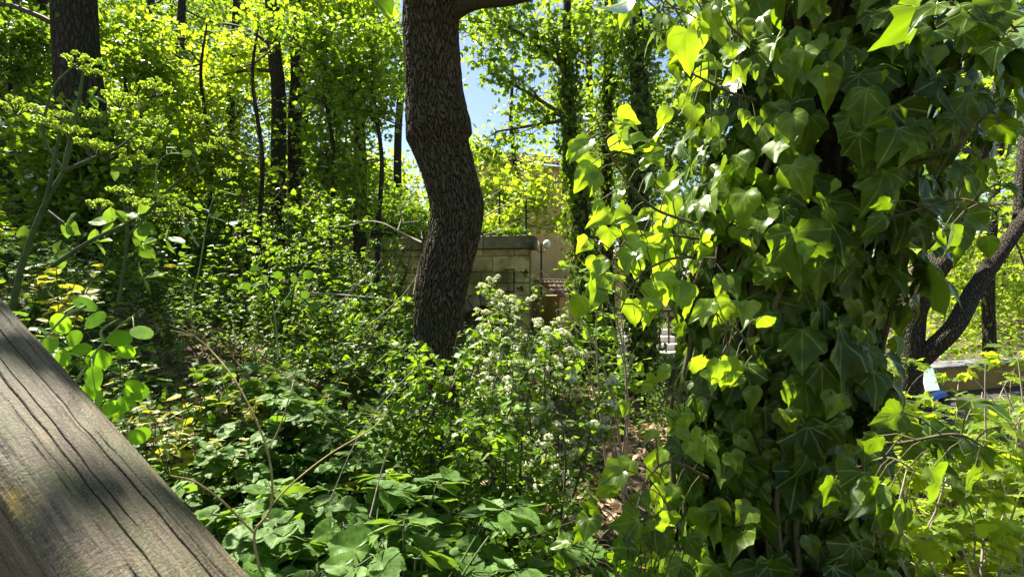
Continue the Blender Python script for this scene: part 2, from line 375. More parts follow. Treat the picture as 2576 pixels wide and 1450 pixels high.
# ------------------------------------------------------------------ terrain
WA = P(1330, 590, 9.0); WB = P(820, 607, 9.75)      # wall top, front edge: right corner and left end
wd = nrm((WB - WA) * [1, 1, 0]); wn = np.array([wd[1], -wd[0], 0]);  
if wn[1] > 0: wn = -wn                                # wn points towards the camera
CTRL = np.array([(-.5, 1.3, -1.2), (0, .8, -1.5), (-1.2, .6, -1.0), (-.57, 3.7, -1.35), (-1.8, 2.8, -.75), (-3.7, 4, 0.), (-3, 1.5, -.3), (-6, 3, .9), (-6.5, 12, 2.0),
    (-4, 8, .7), (-2.4, 6.5, -.5), (-1, 7, -1.2), (-11, 10, 3.8), (-12, 20, 5.0), (-6, 22, 3.4), (.55, 4, -1.75), (.9, 3, -2.), (1.5, 1.6, -2.3), (0.2, 2.2, -1.6),
    (1.5, 6, -1.7), (1.2, 9, -1.4), (2.4, 13, -1.2), (3, 20, -1.2), (6, 30, -.8), (0, 40, 1), (-20, 40, 8), (4, 3, -3), (6.3, 7, -2.9), (10, 12, -2.7), (9, 5, -3.2), (16, 20, -1.5), (30, 30, 3), (3, 8, -2.2), (2, -2, -3), (-3, -3, -1.5), (20, 5, -3.5), (-20, 5, 5)])
def ground(x, y):
    x = np.asarray(x, float); y = np.asarray(y, float)
    d2 = (x[..., None] - CTRL[:, 0]) ** 2 + (y[..., None] - CTRL[:, 1]) ** 2
    wt = 1 / (d2 + .15) ** 1.6
    z = (wt * CTRL[:, 2]).sum(-1) / wt.sum(-1)
    # terrace behind the stone wall
    s = -((x - WA[0]) * wn[0] + (y - WA[1]) * wn[1]); along = (x - WA[0]) * wd[0] + (y - WA[1]) * wd[1]
    k = sstep(.10, .3, s) * sstep(WA[0] - .08, WA[0] - .35, x) * sstep(9, 5, along)
    z = z * (1 - k) + k * np.maximum(z, .80 + .03 * s + .12 * np.maximum(along - 1.5, 0))
    z = z + .05 * np.sin(x * 2.1 + y * 1.3) + .04 * np.sin(x * 4.3 - y * 3.1) + .02 * np.sin(x * 9 + y * 7)
    return z + ZC
def grid_mesh(xs, ys):
    X, Y = np.meshgrid(xs, ys); Z = ground(X, Y); n, m = X.shape
    i = np.arange(n - 1)[:, None] * m + np.arange(m - 1)[None]
    f = np.stack([i, i + 1, i + m + 1, i + m], -1).reshape(-1, 4)
    return np.stack([X, Y, Z], -1).reshape(-1, 3), f
xs = np.concatenate([np.linspace(-400, -16, 24), np.linspace(-15, 15, 300), np.linspace(16, 400, 24)])
ys = np.concatenate([np.linspace(-60, -4, 12), np.linspace(-3, 24, 270), np.linspace(25, 60, 30), np.linspace(70, 600, 16)])
mb = MB(); v_, f_ = grid_mesh(xs, ys); mb.add(v_, f_)
M_soil = noise_mat('leaf_litter_soil', (.05, .035, .022), (.16, .11, .065), 22, .95, (.04, .05, .02), bump=.8, dist=.03, detail=8)
tag(mb.build('ground', M_soil), kind='structure')

# ------------------------------------------------------------------ stone wall with arch
def stone_wall():
    root = thing('stone_wall', 'weathered ochre stone block retaining wall with slab coping behind the crooked oak', 'wall')
    g = R(5); L = float(np.linalg.norm((WB - WA)[:2])); top = WA[2]; H = 3.4
    M = frameM(np.array([WA[0], WA[1], top - H]), wd, -wn, np.array([0, 0, 1.]))
    blocks = MB(); core = MB(); z = 0; row = 0
    ax0, ax1, az = .32, 1.25, 1.70      # arch opening along the wall, spring height
    # core as three boxes round the opening
    box(core, (.03, .03, 0), (ax0 - .02, .45, H - .24), M); box(core, (ax1 + .02, .03, 0), (L, .45, H - .24), M); box(core, (ax0 - .02, .035, az + .45), (ax1 + .02, .445, H - .245), M)
    while z < H - .30:
        h = float(g.uniform(.19, .33)); 
        if z + h > H - .24: h = H - .24 - z
        x = -0.0 if row % 2 == 0 else 0.0; first = True
        while x < L:
            bw = float(g.uniform(.24, .66)); 
            if first and row % 2: bw = .26
            first = False
            x1 = min(x + bw, L); zc = z + h / 2
            cx = (x + x1) / 2
            inside = False
            if zc < az and x1 > ax0 and x < ax1: inside = True
            if inside:
                if x < ax0 - .08: box(blocks, (x + .004, float(g.uniform(0, .012)), z + .004), (ax0, .06, z + h - .004), M, g.random(), float(g.uniform(.006, .016)))
                if x1 > ax1 + .08: box(blocks, (ax1, float(g.uniform(0, .012)), z + .004), (x1 - .004, .06, z + h - .004), M, g.random(), float(g.uniform(.006, .016)))
            elif z < az + .42 and x1 > ax0 and x < ax1:
                # above spring: clip against arch circle
                r = (ax1 - ax0) / 2; c0 = (ax0 + ax1) / 2; dz = max(0, z - az)
                hw = math.sqrt(max(0, r * r - dz * dz))
                if x < c0 - hw - .05: box(blocks, (x + .004, .006, z + .004), (min(x1, c0 - hw), .06, z + h - .004), M, g.random(), float(g.uniform(.006, .016)))
                if x1 > c0 + hw + .05: box(blocks, (max(x, c0 + hw), .006, z + .004), (x1 - .004, .06, z + h - .004), M, g.random(), float(g.uniform(.006, .016)))
            else:
                box(blocks, (x + .004, float(g.uniform(0, .014)), z + .004), (x1 - .004, .06, z + h - .004), M, g.random(), float(g.uniform(.006, .016)))
            x = x1
        z += h; row += 1
    M_st = noise_mat('ochre_stone', (.30, .24, .08), (.62, .50, .21), 9, .92, (.17, .165, .045), bump=.8, dist=.02)
    M_st2 = noise_mat('coping_stone', (.17, .15, .08), (.30, .26, .14), 8, .92, (.07, .075, .035), bump=.5, dist=.02)
    blocks.build('stone_blocks', M_st, root, False); 
    core.build('mortar_core', noise_mat('mortar', (.12, .10, .06), (.2, .17, .1), 12, .95), root, False)
    cp = MB(); x = -.09
    while x < L:
        x1 = x + float(g.uniform(.7, 1.1)); box(cp, (x + .003, -.06, H - .236), (x1 - .003, .5, H), M, g.random(), .015); x = x1
    cp.build('coping', M_st2, root, False)
    # voussoir ring and dark passage
    vr = MB(); r = (ax1 - ax0) / 2; c0 = (ax0 + ax1) / 2
    for i in range(9):
        a0, a1 = math.pi * i / 9 + .02, math.pi * (i + 1) / 9 - .02
        pts = [(c0 + q * math.cos(a), y_, az + q * math.sin(a)) for y_ in (-.012, .40) for a in (a0, a1) for q in (r, r + .2)]
        v = np.array(pts) @ M[:3, :3].T + M[:3, 3]
        vr.add(v, np.array([[0, 1, 3, 2], [4, 6, 7, 5], [0, 4, 5, 1], [2, 3, 7, 6], [0, 2, 6, 4], [1, 5, 7, 3]]), None, g.random())
    vr.build('arch_stones', M_st2, root, False)
    pv = MB(); N = 12   # vault going back
    ring = [(ax0, 0), (ax0, az)] + [(c0 - r * math.cos(math.pi * i / N), az + r * math.sin(math.pi * i / N)) for i in range(1, N)] + [(ax1, az), (ax1, 0)]
    v = np.array([(x_, y_, z_) for y_ in (.03, 3.0) for (x_, z_) in ring]) @ M[:3, :3].T + M[:3, 3]; n = len(ring)
    pv.add(v, np.array([[i, i + 1, n + i + 1, n + i] for i in range(n - 1)]))
    pv.add(v[n:], np.array([[0, i, i + 1] for i in range(1, n - 1)]))
    pv.build('vault', M_st2, root, False)
    # return wall behind the corner
    rw = MB(); M2 = frameM(M[:3, 3] + wd * .02 + np.array([0, .48, 0]), [-1, 0, 0], nrm([.02, 1, 0]), [0, 0, 1.]); box(rw, (.0, .02, 0), (.4, 4.0, H - .24), M2, .4, .01); rw.build('return_wall', M_st, root, False)
    # iron brackets
    ib = MB(); Mi = noise_mat('rusty_iron', (.03, .022, .018), (.07, .045, .03), 30, .7)
    W = lambda x_, y_, z_: np.array([x_, y_, z_]) @ M[:3, :3].T + M[:3, 3]
    tube(ib, [W(.42, .02, H - .62), W(.42, -.05, H - .62), W(.26, -.05, H - .60)], .011, 6)
    tube(ib, [W(.26, -.05, H - .60), W(.26, -.05, H - 1.0)], .011, 6)
    tube(ib, [W(.26, -.05, H - 1.0), W(.45, -.05, H - .98), W(.45, .02, H - .98)], .011, 6)
    ib.build('iron_bracket', Mi, root)
    for (px, pz) in ((.05, .64), (.13, .93)):
        hb = MB(); tube(hb, [W(px + .09, .02, H - pz), W(px, -.06, H - pz - .02)], .014, 6, cap=True)
        tube(hb, [W(px - .03, -.06, H - pz - .05), W(px, -.07, H - pz + .03)], .022, 6, cap=True); hb.build('wall_hook', Mi, root)
    rebase(root, (WA[0], WA[1], ground(WA[0], WA[1])))
    return M, L, H
WM, WL, WH = stone_wall()

# fence on the terrace
def terrace_fence():
    g = R(8); Mf = noise_mat('dark_green_metal', (.010, .022, .016), (.02, .035, .025), 20, .5)
    root = thing('wire_fence', 'dark green wire mesh fence with thin posts on top of the stone wall', 'fence')
    W = lambda x_, y_, z_: np.array([x_, y_, z_]) @ WM[:3, :3].T + WM[:3, 3]
    posts = [.12, .62, 1.9, 3.1, 4.1]
    for x_ in posts:
        p = MB(); tube(p, [W(x_, .42, WH - .1), W(x_, .42, WH + .85)], .016, 8, cap=True); p.build('post', Mf, root)
    p = MB(); tube(p, [W(.13, .44, WH + .6), W(.42, .44, WH - .05)], .012, 6, cap=True); p.build('brace', Mf, root)
    p = MB(); tube(p, [W(1.9, .44, WH + .75), W(2.35, .44, WH - .05)], .012, 6, cap=True); p.build('brace', Mf, root)
    net = MB(); s = .09
    x0, x1, z0, z1 = .12, 4.1, WH + .02, WH + .78
    k = x0 - (z1 - z0)
    while k < x1:
        for sg in (1, -1):
            a = k if sg == 1 else k + (z1 - z0); b = a + sg * (z1 - z0)
            za, zb = z0, z1
            pa = [a, za]; pb = [b, zb]
            # clip
            def clip(p_, q_):
                p_, q_ = list(p_), list(q_)
                if p_[0] > q_[0]: p_, q_ = q_, p_
                if q_[0] <= x0 or p_[0] >= x1: return None
                sl = (q_[1] - p_[1]) / (q_[0] - p_[0])
                if p_[0] < x0: p_ = [x0, p_[1] + sl * (x0 - p_[0])]
                if q_[0] > x1: q_ = [x1, q_[1] + sl * (x1 - q_[0])]
                return p_, q_
            c = clip(pa, pb)
            if c: tube(net, [W(c[0][0], .42, c[0][1]), W(c[1][0], .42, c[1][1])], .0018, 3)
        k += s
    net.build('wire_mesh', Mf, root)
    rebase(root, W(.12, .42, WH - .05))
terrace_fence()

# ------------------------------------------------------------------ buildings, roofs, lamp
def tile_roof(mb, o, ex, ey, nx, ny, r, ln, g):
    """half-round tiles: ex across, ey down the slope, unit vectors; o top-left"""
    nz = np.cross(ex, ey); nz = nz if nz[2] > 0 else -nz; th = np.linspace(0, np.pi, 7)
    for i in range(nx):
        for j in range(ny):
            base = o + ex * (i * 2.15 * r) + ey * (j * ln * .86) + nz * (.006 * (g.random()))
            v = []
            for e, rr, lift in ((0, r * .88, 0.0), (ln, r * 1.04, .018)):
                for t in th: v.append(base + ey * e + ex * (-rr * math.cos(t)) + nz * (rr * .8 * math.sin(t) + lift))
            v += [q - nz * .012 for q in v[7:14]]
            fs = [[k, k + 1, 8 + k, 7 + k] for k in range(6)] + [[7 + k, 8 + k, 15 + k, 14 + k] for k in range(6)]
            mb.add(np.array(v), np.array(fs), None, g.random())
M_tile = noise_mat('terracotta_tile', (.17, .10, .065), (.36, .22, .15), 9, .85, (.14, .13, .09), bump=.3)
M_tilel = noise_mat('pale_terracotta_tile', (.42, .26, .20), (.60, .42, .34), 9, .85, bump=.3)
M_plast = noise_mat('ochre_plaster', (.46, .33, .13), (.56, .42, .18), 3, .9, bump=.15)
M_plastd = noise_mat('yellow_plaster', (.24, .155, .035), (.34, .23, .06), 4, .9, (.22, .16, .07), bump=.2)
M_wood = noise_mat('dark_brown_wood', (.035, .025, .018), (.08, .055, .038), 20, .7, stretch=(1, 1, .2))
def house():
    root = thing('house', 'ochre plastered house seen through the leaves above the twin globe lamp', 'house')
    g = R(3); a = P(1170, 700, 24); b = P(1445, 700, 26); gz = ground(1, 24) - .3
    ex = nrm((b - a) * [1, 1, 0]); W_ = np.linalg.norm((b - a)[:2]); ey = np.array([-ex[1], ex[0], 0])
    M = frameM(np.array([a[0], a[1], gz]), ex, ey, np.array([0, 0, 1.])); H = 6.8
    wins = [(.35, 4.4)]; ww, wh = .9, 1.3; mbw = MB()
    xs_ = [0, .35, 1.25, W_]; zs_ = [0, 4.4, 5.7, H]
    for i in range(3):
        for j in range(3):
            if j == 1 and i == 1: continue
            box(mbw, (xs_[i] + (0.0), 0, zs_[j]), (xs_[i + 1], .35, zs_[j + 1]), M)
    box(mbw, (0, .352, 0), (.35, 7, H), M); box(mbw, (W_ - .35, .352, 0), (W_, 7, H), M); box(mbw, (.352, 6.6, 0), (W_ - .352, 6.99, H), M)
    mbw.build('wall', M_plast, root, False)
    for (x_, z_) in wins:
        f_ = MB(); box(f_, (x_, .12, z_), (x_ + .07, .2, z_ + wh), M); box(f_, (x_ + ww - .07, .12, z_), (x_ + ww, .2, z_ + wh), M)
        box(f_, (x_ + .07, .12, z_), (x_ + ww - .07, .2, z_ + .07), M); box(f_, (x_ + .07, .12, z_ + wh - .07), (x_ + ww - .07, .2, z_ + wh), M); box(f_, (x_ + ww / 2 - .03, .12, z_ + .07), (x_ + ww / 2 + .03, .2, z_ + wh - .07), M)
        fo = f_.build('window', M_wood, root, False)
        p_ = MB(); box(p_, (x_ + .07, .16, z_ + .07), (x_ + ww - .07, .17, z_ + wh - .07), M)
        p_.build('pane', noise_mat('window_glass', (.03, .04, .05), (.05, .06, .07), 2, .08, bump=0, spec=.6), fo, False)
    rf = MB(); top = np.array([a[0], a[1], gz]) + np.array([0, 0, H + 1.4]) + ey * 3.5 - ex * .5
    dn = nrm(-ey * 4.1 + np.array([0, 0, -1.5])); tile_roof(rf, top, ex, dn, int((W_ + 1) / .22), 11, .1, .46, g)
    dn2 = nrm(ey * 4.1 + np.array([0, 0, -1.5])); tile_roof(rf, top, ex, dn2, int((W_ + 1) / .22), 11, .1, .46, g)
    rf.build('roof', M_tile, root); rebase(root, (a[0], a[1], gz))
house()
def lodge():
    root = thing('lodge', 'small pink tiled house roof far beyond the ivy-clad trunks', 'house')
    g = R(4); a = P(1530, 655, 19); b = P(1720, 655, 20); gz = ground(4, 19) - .2
    ex = nrm((b - a) * [1, 1, 0]); W_ = np.linalg.norm((b - a)[:2]); ey = np.array([-ex[1], ex[0], 0]); H = a[2] - gz
    M = frameM(np.array([a[0], a[1], gz]), ex, ey, np.array([0, 0, 1.])); m1 = MB()
    box(m1, (.2, .3, 0), (W_ - .2, 3.4, H - .02), M); m1.build('wall', M_plast, root, False)
    m2 = MB(); top = np.array([a[0], a[1], a[2] + .62]) + ey * 1.8; dn = nrm(-ey * 1.95 + np.array([0, 0, -.66])); tile_roof(m2, top, ex, dn, int(W_ / .22), 5, .1, .46, g)
    dn = nrm(ey * 1.95 + np.array([0, 0, -.66])); tile_roof(m2, top, ex, dn, int(W_ / .22), 5, .1, .46, g); m2.build('roof', M_tilel, root); rebase(root, (a[0], a[1], gz))
lodge()
def shed():
    root = thing('shed', 'low ochre shed with brown terracotta tiled roof right of the stone wall', 'shed')
    g = R(6); a = P(1405, 742, 10.5); b = P(1470, 742, 10.9); gz = ground(1.2, 10.8) - .2
    ex = nrm((b - a) * [1, 1, 0]); W_ = np.linalg.norm((b - a)[:2]) + .5; ey = np.array([-ex[1], ex[0], 0]); H = a[2] - gz
    M = frameM(np.array([a[0], a[1], gz]), ex, ey, np.array([0, 0, 1.])); m1 = MB()
    box(m1, (.12, .12, 0), (W_ - .05, 1.1, H - .01), M); m1.build('wall', M_plast, root, False)
    m2 = MB(); dn = nrm(-ey * .8 + np.array([0, 0, -.34])); tile_roof(m2, a + ey * .72 + np.array([0, 0, .30]), ex, dn, int(W_ / .118), 4, .055, .26, g); m2.build('roof', M_tile, root)
    m3 = MB(); box(m3, (0, .66, H + .26), (W_ - .1, .78, H + .36), M, .5, .02); m3.build('ridge', M_tile, root, False); rebase(root, (a[0], a[1], gz))
shed()
def sphere(mb, c, r, n=16, sz=1.0, a=.5):
    th = np.linspace(0, np.pi, n + 1); ph = np.linspace(0, 2 * np.pi, 2 * n, endpoint=False)
    v = np.array([[c[0] + r * math.sin(t) * math.cos(p), c[1] + r * math.sin(t) * math.sin(p), c[2] + r * sz * math.cos(t)] for t in th for p in ph]); m = 2 * n
    f = [[i * m + j, i * m + (j + 1) % m, (i + 1) * m + (j + 1) % m, (i + 1) * m + j] for i in range(n) for j in range(m)]
    mb.add(v, np.array(f), None, a)
def globe_lamp():
    root = thing('street_lamp', 'dark lamp post with twin white globes in front of the ochre house', 'street lamp')
    c = P(1361, 612, 17.0); gz = ground(c[0], c[1]); Mi = noise_mat('black_painted_iron', (.012, .014, .013), (.025, .028, .026), 20, .45)
    m = MB(); tube(m, [(c[0], c[1], gz), (c[0], c[1], gz + .5), (c[0], c[1], c[2])], (.06, .035, .03), 10); m.build('pole', Mi, root)
    mg, t, out = newmat('white_globe'); bs = node(t, 'ShaderNodeBsdfPrincipled', i_Roughness=.3); bs.inputs[0].default_value = (.85, .85, .82, 1); t.links.new(bs.outputs[0], out.inputs[0])
    for s in (-1, 1):
        m = MB(); e = c + np.array([s * .19, 0, -.12]); tube(m, [c + [0, 0, -.25], c + [s * .1, 0, -.26], e], .018, 6); m.build('arm', Mi, root)
        m = MB(); sphere(m, e + np.array([0, 0, .12]), .125, 14); m.build('globe', mg, root)
    rebase(root, (c[0], c[1], gz))
globe_lamp()

# rusty metal panels on the slope
def panels():
    Mr = noise_mat('rusty_brown_metal', (.045, .028, .020), (.10, .062, .042), 6, .6, (.07, .06, .055), bump=.2)
    g = R(9)
    def panel(pts, label, d):
        root = thing('metal_panel', label, 'metal panel', 'rusty metal panels on the slope')
        q = [P(u, v, dd) for (u, v, dd) in pts]; a, b, c, e = q   # tl tr br bl
        n = nrm(np.cross(b - a, e - a)); n = -n if n[1] > 0 else n
        m = MB(); v = np.array([a, b, c, e, a - n * .04, b - n * .04, c - n * .04, e - n * .04])
        m.add(v, np.array([[0, 1, 2, 3], [7, 6, 5, 4], [0, 4, 5, 1], [1, 5, 6, 2], [2, 6, 7, 3], [3, 7, 4, 0]])); m.build('plate', Mr, root, False)
        for (s, t_) in ((.3, .25), (.5, .3), (.42, .55), (.75, .3)):
            p = a * (1 - s) * (1 - t_) + b * s * (1 - t_) + c * s * t_ + e * (1 - s) * t_
            m = MB(); tube(m, [p - n * .005, p + n * .015], .035, 6, cap=True); m.build('bolt_head', M_twig, root)
        for p in (e, c):
            m = MB(); gz = ground(p[0], p[1] + .1); tube(m, [p - n * .08, np.array([p[0], p[1] + .1, min(gz, p[2]) - .2])], .03, 6, cap=True); m.build('post', Mr, root)
        rebase(root, ((e + c) / 2).tolist())
    panel(((388, 340, 11), (545, 372, 10), (545, 440, 10), (385, 405, 11)), 'rusty brown metal panel among the slope plants, the larger and upper one', 11)
    panel(((668, 440, 10), (728, 448, 10), (730, 505, 10), (665, 498, 10)), 'small dark rusty panel below the paired slim trunks', 10)
panels()

# right-hand lower terrace: low wall, board, railing, parapet
def lower_terrace():
    g = R(11); Mg = noise_mat('grey_slate_coping', (.09, .09, .09), (.18, .18, .175), 12, .7)
    a = P(2290, 925, 7.6); b = P(2640, 893, 8.6); ex = nrm((b - a) * [1, 1, 0]); W_ = float(np.linalg.norm((b - a)[:2])); ey = np.array([-ex[1], ex[0], 0])
    M = frameM(np.array([a[0], a[1], a[2] - .8]), ex, ey, np.array([0, 0, 1.]))
    root = thing('garden_wall', 'low yellow garden wall with grey slate coping behind the leaning pale board', 'wall')
    m = MB(); box(m, (0, 0, -.9), (W_, .3, .76), M, .5); m.build('wall_body', M_plastd, root, False)
    m = MB(); x = -.05
    while x < W_:
        x1 = x + float(g.uniform(.22, .3)); box(m, (x + .002, -.06, .763), (x1, .38, .80 + g.random() * .01), M, g.random(), .008); x = x1
    m.build('coping', Mg, root, False); rebase(root, (a[0], a[1], a[2] - .4))
    # paved terrace in front of it
    m = MB(); box(m, (-1.6, -2.2, .10), (W_, -.003, .40), M); tag(m.build('terrace', noise_mat('grey_paving', (.03, .028, .025), (.07, .062, .052), 9, .8), None, False), kind='structure')
    root = thing('board', 'pale mint green board leaning against the low yellow wall', 'board')
    q = [P(2318, 926, 7.45), P(2344, 918, 7.45), P(2363, 979, 7.15), P(2331, 983, 7.15)]; n = np.array([0, -1., .1])
    m = MB(); v = np.array(q + [p + np.array([0, .03, 0]) for p in q]); m.add(v, np.array([[0, 1, 2, 3], [7, 6, 5, 4], [0, 4, 5, 1], [1, 5, 6, 2], [2, 6, 7, 3], [3, 7, 4, 0]]))
    m.build('panel', noise_mat('mint_paint', (.26, .37, .31), (.32, .43, .37), 5, .5, bump=.05), root, False)
    rebase(root, q[3].tolist())
    root = thing('railing', 'dark wooden stair railing with a bright blue top bar on the lower terrace', 'railing')
    m = MB(); box(m, (0, -.05, -.03), (1, .05, .03)); 
    def bar(name, p, q_, wx, wz, mat):
        p, q_ = np.array(p), np.array(q_); e = nrm(q_ - p); s = nrm(np.cross(e, [0, 0, 1.]) if abs(e[2]) < .95 else np.array([1., 0, 0])); t_ = np.cross(s, e)
        mm = MB(); box(mm, (-wx, 0, -wz), (wx, float(np.linalg.norm(q_ - p)), wz), frameM(p, s, e, t_), .5, .006); return mm.build(name, mat, root, False)
    Mblue = noise_mat('blue_paint', (.08, .18, .55), (.12, .24, .65), 10, .4, bump=.05)
    d = 6.4
    bar('blue_bar', P(2326, 1004, d), P(2374, 987, d), .05, .03, Mblue)
    bar('handrail', P(2270, 1062, d - .1), P(2332, 1010, d - .1), .06, .045, M_wood)
    bar('lower_rail', P(2276, 1090, d + .05), P(2330, 1040, d + .05), .03, .05, M_wood)
    bar('post', P(2331, 1075, d), P(2331, 1000, d), .045, .045, M_wood)
    bar('post', P(2376, 1060, d), P(2374, 992, d), .045, .045, M_wood)
    bar('post', P(2235, 1120, d), P(2240, 985, d), .05, .05, M_wood)
    bar('handrail', P(2180, 1040, d), P(2240, 985, d), .06, .045, M_wood)
    rebase(root, P(2331, 1075, d).tolist())
    # parapet with pale pipe at the lower right edge
    root = thing('parapet', 'dark stone parapet carrying a thin pale metal pipe at the lower right', 'parapet')
    a = P(2290, 1195, 4.6); b = P(2720, 1410, 3.9); m = MB(); ex = nrm((b - a)); s = np.array([-ex[1], ex[0], 0]); s = nrm(s); t_ = np.cross(ex, s)
    t_ = t_ if t_[2] > 0 else -t_
    box(m, (0, 0, -.5), (float(np.linalg.norm(b - a)), .45, 0), frameM(a, ex, s, t_), .5, .02); m.build('stone_body', noise_mat('dark_stone', (.04, .036, .03), (.09, .08, .065), 9, .9, (.04, .05, .025)), root, False)
    m = MB(); tube(m, [a + t_ * .05 + s * .05, b + t_ * .05 + s * .05], .016, 8, cap=True)
    mm = noise_mat('galvanised_pipe', (.35, .36, .38), (.5, .5, .52), 30, .35); m.build('pipe', mm, root); rebase(root, a.tolist())
lower_terrace()
def pale_steps():
    root = thing('stone_steps', 'sunlit pale stone steps in the clearing behind the dark ivy-clad trunks', 'steps')
    a = P(1575, 845, 9.5); m = MB(); Ms = noise_mat('pale_stone', (.50, .46, .38), (.66, .62, .54), 8, .85)
    for i in range(4): box(m, (a[0] - .1 + i * .05, a[1] + i * .3, a[2] - .6), (a[0] + 1.1, a[1] + .30 * (i + 1) - .003, a[2] - .3 + i * .12), None, .4 + .1 * i, .01)
    m.build('tread', Ms, root, False); 
    for k in range(3):
        m = MB(); p = a + np.array([.55 + .18 * k, .4, 0]); tube(m, [p - [0, 0, .3], p + [0, 0, .45]], .02, 6, cap=True); m.build('baluster', M_wood, root)
    m = MB(); p = a + np.array([.45, .4, .45]); tube(m, [p, p + [.65, 0, .02]], .03, 6, cap=True); m.build('handrail', M_wood, root)
    rebase(root, a.tolist())
pale_steps()

# ------------------------------------------------------------------ trees
FLECK = [(P(250, 880, 1.05), .24), (P(150, 1090, .49), .10), (P(250, 1180, .48), .10), (P(340, 1250, .46), .08), (P(1290, 760, 3.95), .75), (P(1130, 700, 3.6), .0), (P(1440, 990, 2.7), .5), (P(1490, 1210, 3.6), .6), (P(1660, 330, 1.15), .45), (P(1540, 480, 1.2), .28), (P(1640, 1120, 1.12), .28),
    (P(1870, 830, 1.0), .16), (P(1760, 230, 1.2), .4), (P(1700, 800, 1.15), .3), (P(1800, 560, 1.12), .2), (P(1700, 1360, 1.12), .3), (P(220, 320, 1.35), .32), (P(430, 510, 1.35), .16), (P(600, 1200, 1.7), .3), (P(800, 1340, 1.25), .18), (P(760, 620, 6), .8), (P(600, 740, 4.5), .4), (P(980, 1000, 3), .35), (P(2350, 1250, 2.3), .75), (P(2540, 980, 3), .6), (P(2480, 1400, 1.8), .4),
    (P(1270, 570, 9.6), .45), (P(1450, 700, 4.1), .5), (P(700, 1160, 2.1), .2), (P(1150, 1000, 2.4), .25), (P(1350, 1200, 2.1), .3), (P(450, 640, 4), .3), (P(330, 700, 3.5), .25), (P(900, 760, 5.5), .5), (P(1600, 830, 9.8), .9), (P(1560, 900, 6.5), .5), (P(450, 1030, 2), .2), (P(950, 520, 9), .8), (P(1000, 1240, 1.9), .15), (P(350, 480, 7), .8), (P(600, 400, 10), 1.2)]  # spots to be sunlit: crown leaves above them are left out
def in_sun(pos, g):
    """True for leaves that would shade one of the spots chosen to be sunlit; crowns are shaped by it"""
    out = np.zeros(len(pos), bool); sd = np.array(SDIR)
    for c, r in FLECK:
        v = pos - c; t = v @ sd; d = np.linalg.norm(v - t[:, None] * sd, axis=1)
        out |= (t > r * 1.2) & (d < r * g.uniform(.75, 1.25, len(pos)))
    return out
def attach_leaves(mbl, g, T, ctr, cr, n, size, flat=.55, up=1.0, a=None):
    pos = ctr + g.normal(0, 1, (n, 3)) * np.array([cr, cr, cr * flat])
    pos = pos[~in_sun(pos, g)]; n = len(pos)
    if n == 0: return
    d = g.normal(0, 1, (n, 3)); d[:, 2] = d[:, 2] * .5 - .35; 
    nn = rdir(g, n, up * 1.1, .62)
    place(mbl, T, pos, d, nn, size * g.uniform(.65, 1.25, n), g.random(n))
def bez(a, b, g, sag=.1, n=6):
    m = (a + b) / 2 + g.normal(0, 1, 3) * np.linalg.norm(b - a) * sag + np.array([0, 0, .12 * np.linalg.norm(b - a)])
    t = np.linspace(0, 1, n)[:, None]; return (1 - t) ** 2 * a + 2 * t * (1 - t) * m + t * t * b
def clear_bez(a, b, g, sag, n, tries):
    best = None
    for k in range(tries):
        p = bez(a, b, g, sag * (1 + .5 * k / tries * 2), n); q = int(in_sun(smooth_path(p, 3), g).sum())
        if best is None or q < best[0]: best = (q, p)
        if q == 0: break
    return best[1]
def crown(root, g, anchors, blobs, T, size, mat, bmat, lpc=70, cr=.32, rt=.035, flat=.5, name='crown'):
    """blobs: (centre, radii, clumps). One limb from the nearest anchor into each blob, branchlets to each clump."""
    lf = MB(); br = MB(); anchors = np.array(anchors, float)
    for (c, rad, k) in blobs:
        c = np.array(c, float); rad = np.array(rad, float) * np.ones(3)
        sc_ = np.linalg.norm(anchors - c, axis=1) + 1.2 * np.maximum(anchors[:, 2] - c[2], 0); a = anchors[sc_.argmin()]
        limb = clear_bez(a, c, g, .10, 9, 24); tube(br, limb, (rt, rt * .45), 5)
        for i in range(k):
            q = rdir(g, 1)[0] * g.random() ** .4; p = c + q * rad
            if in_sun(p[None], g)[0]: continue
            s = limb[int(g.integers(3, 9))]
            b = clear_bez(s, p, g, .13, 6, 5); tube(br, b, (rt * .3, .004), 3)
            for t_ in (.62, .85): attach_leaves(lf, g, T, b[int(t_ * 5)], cr * .6, int(lpc * .22), size, flat)
            attach_leaves(lf, g, T, p, cr, int(lpc * .56), size, flat)
            # side twigs
            for _ in range(2):
                e = p + rdir(g, 1)[0] * cr * 1.3; tube(br, [p, (p + e) / 2 + [0, 0, .03], e], (.005, .002), 3)
    br.build('branch', bmat, root); return lf.build(name, mat, root)
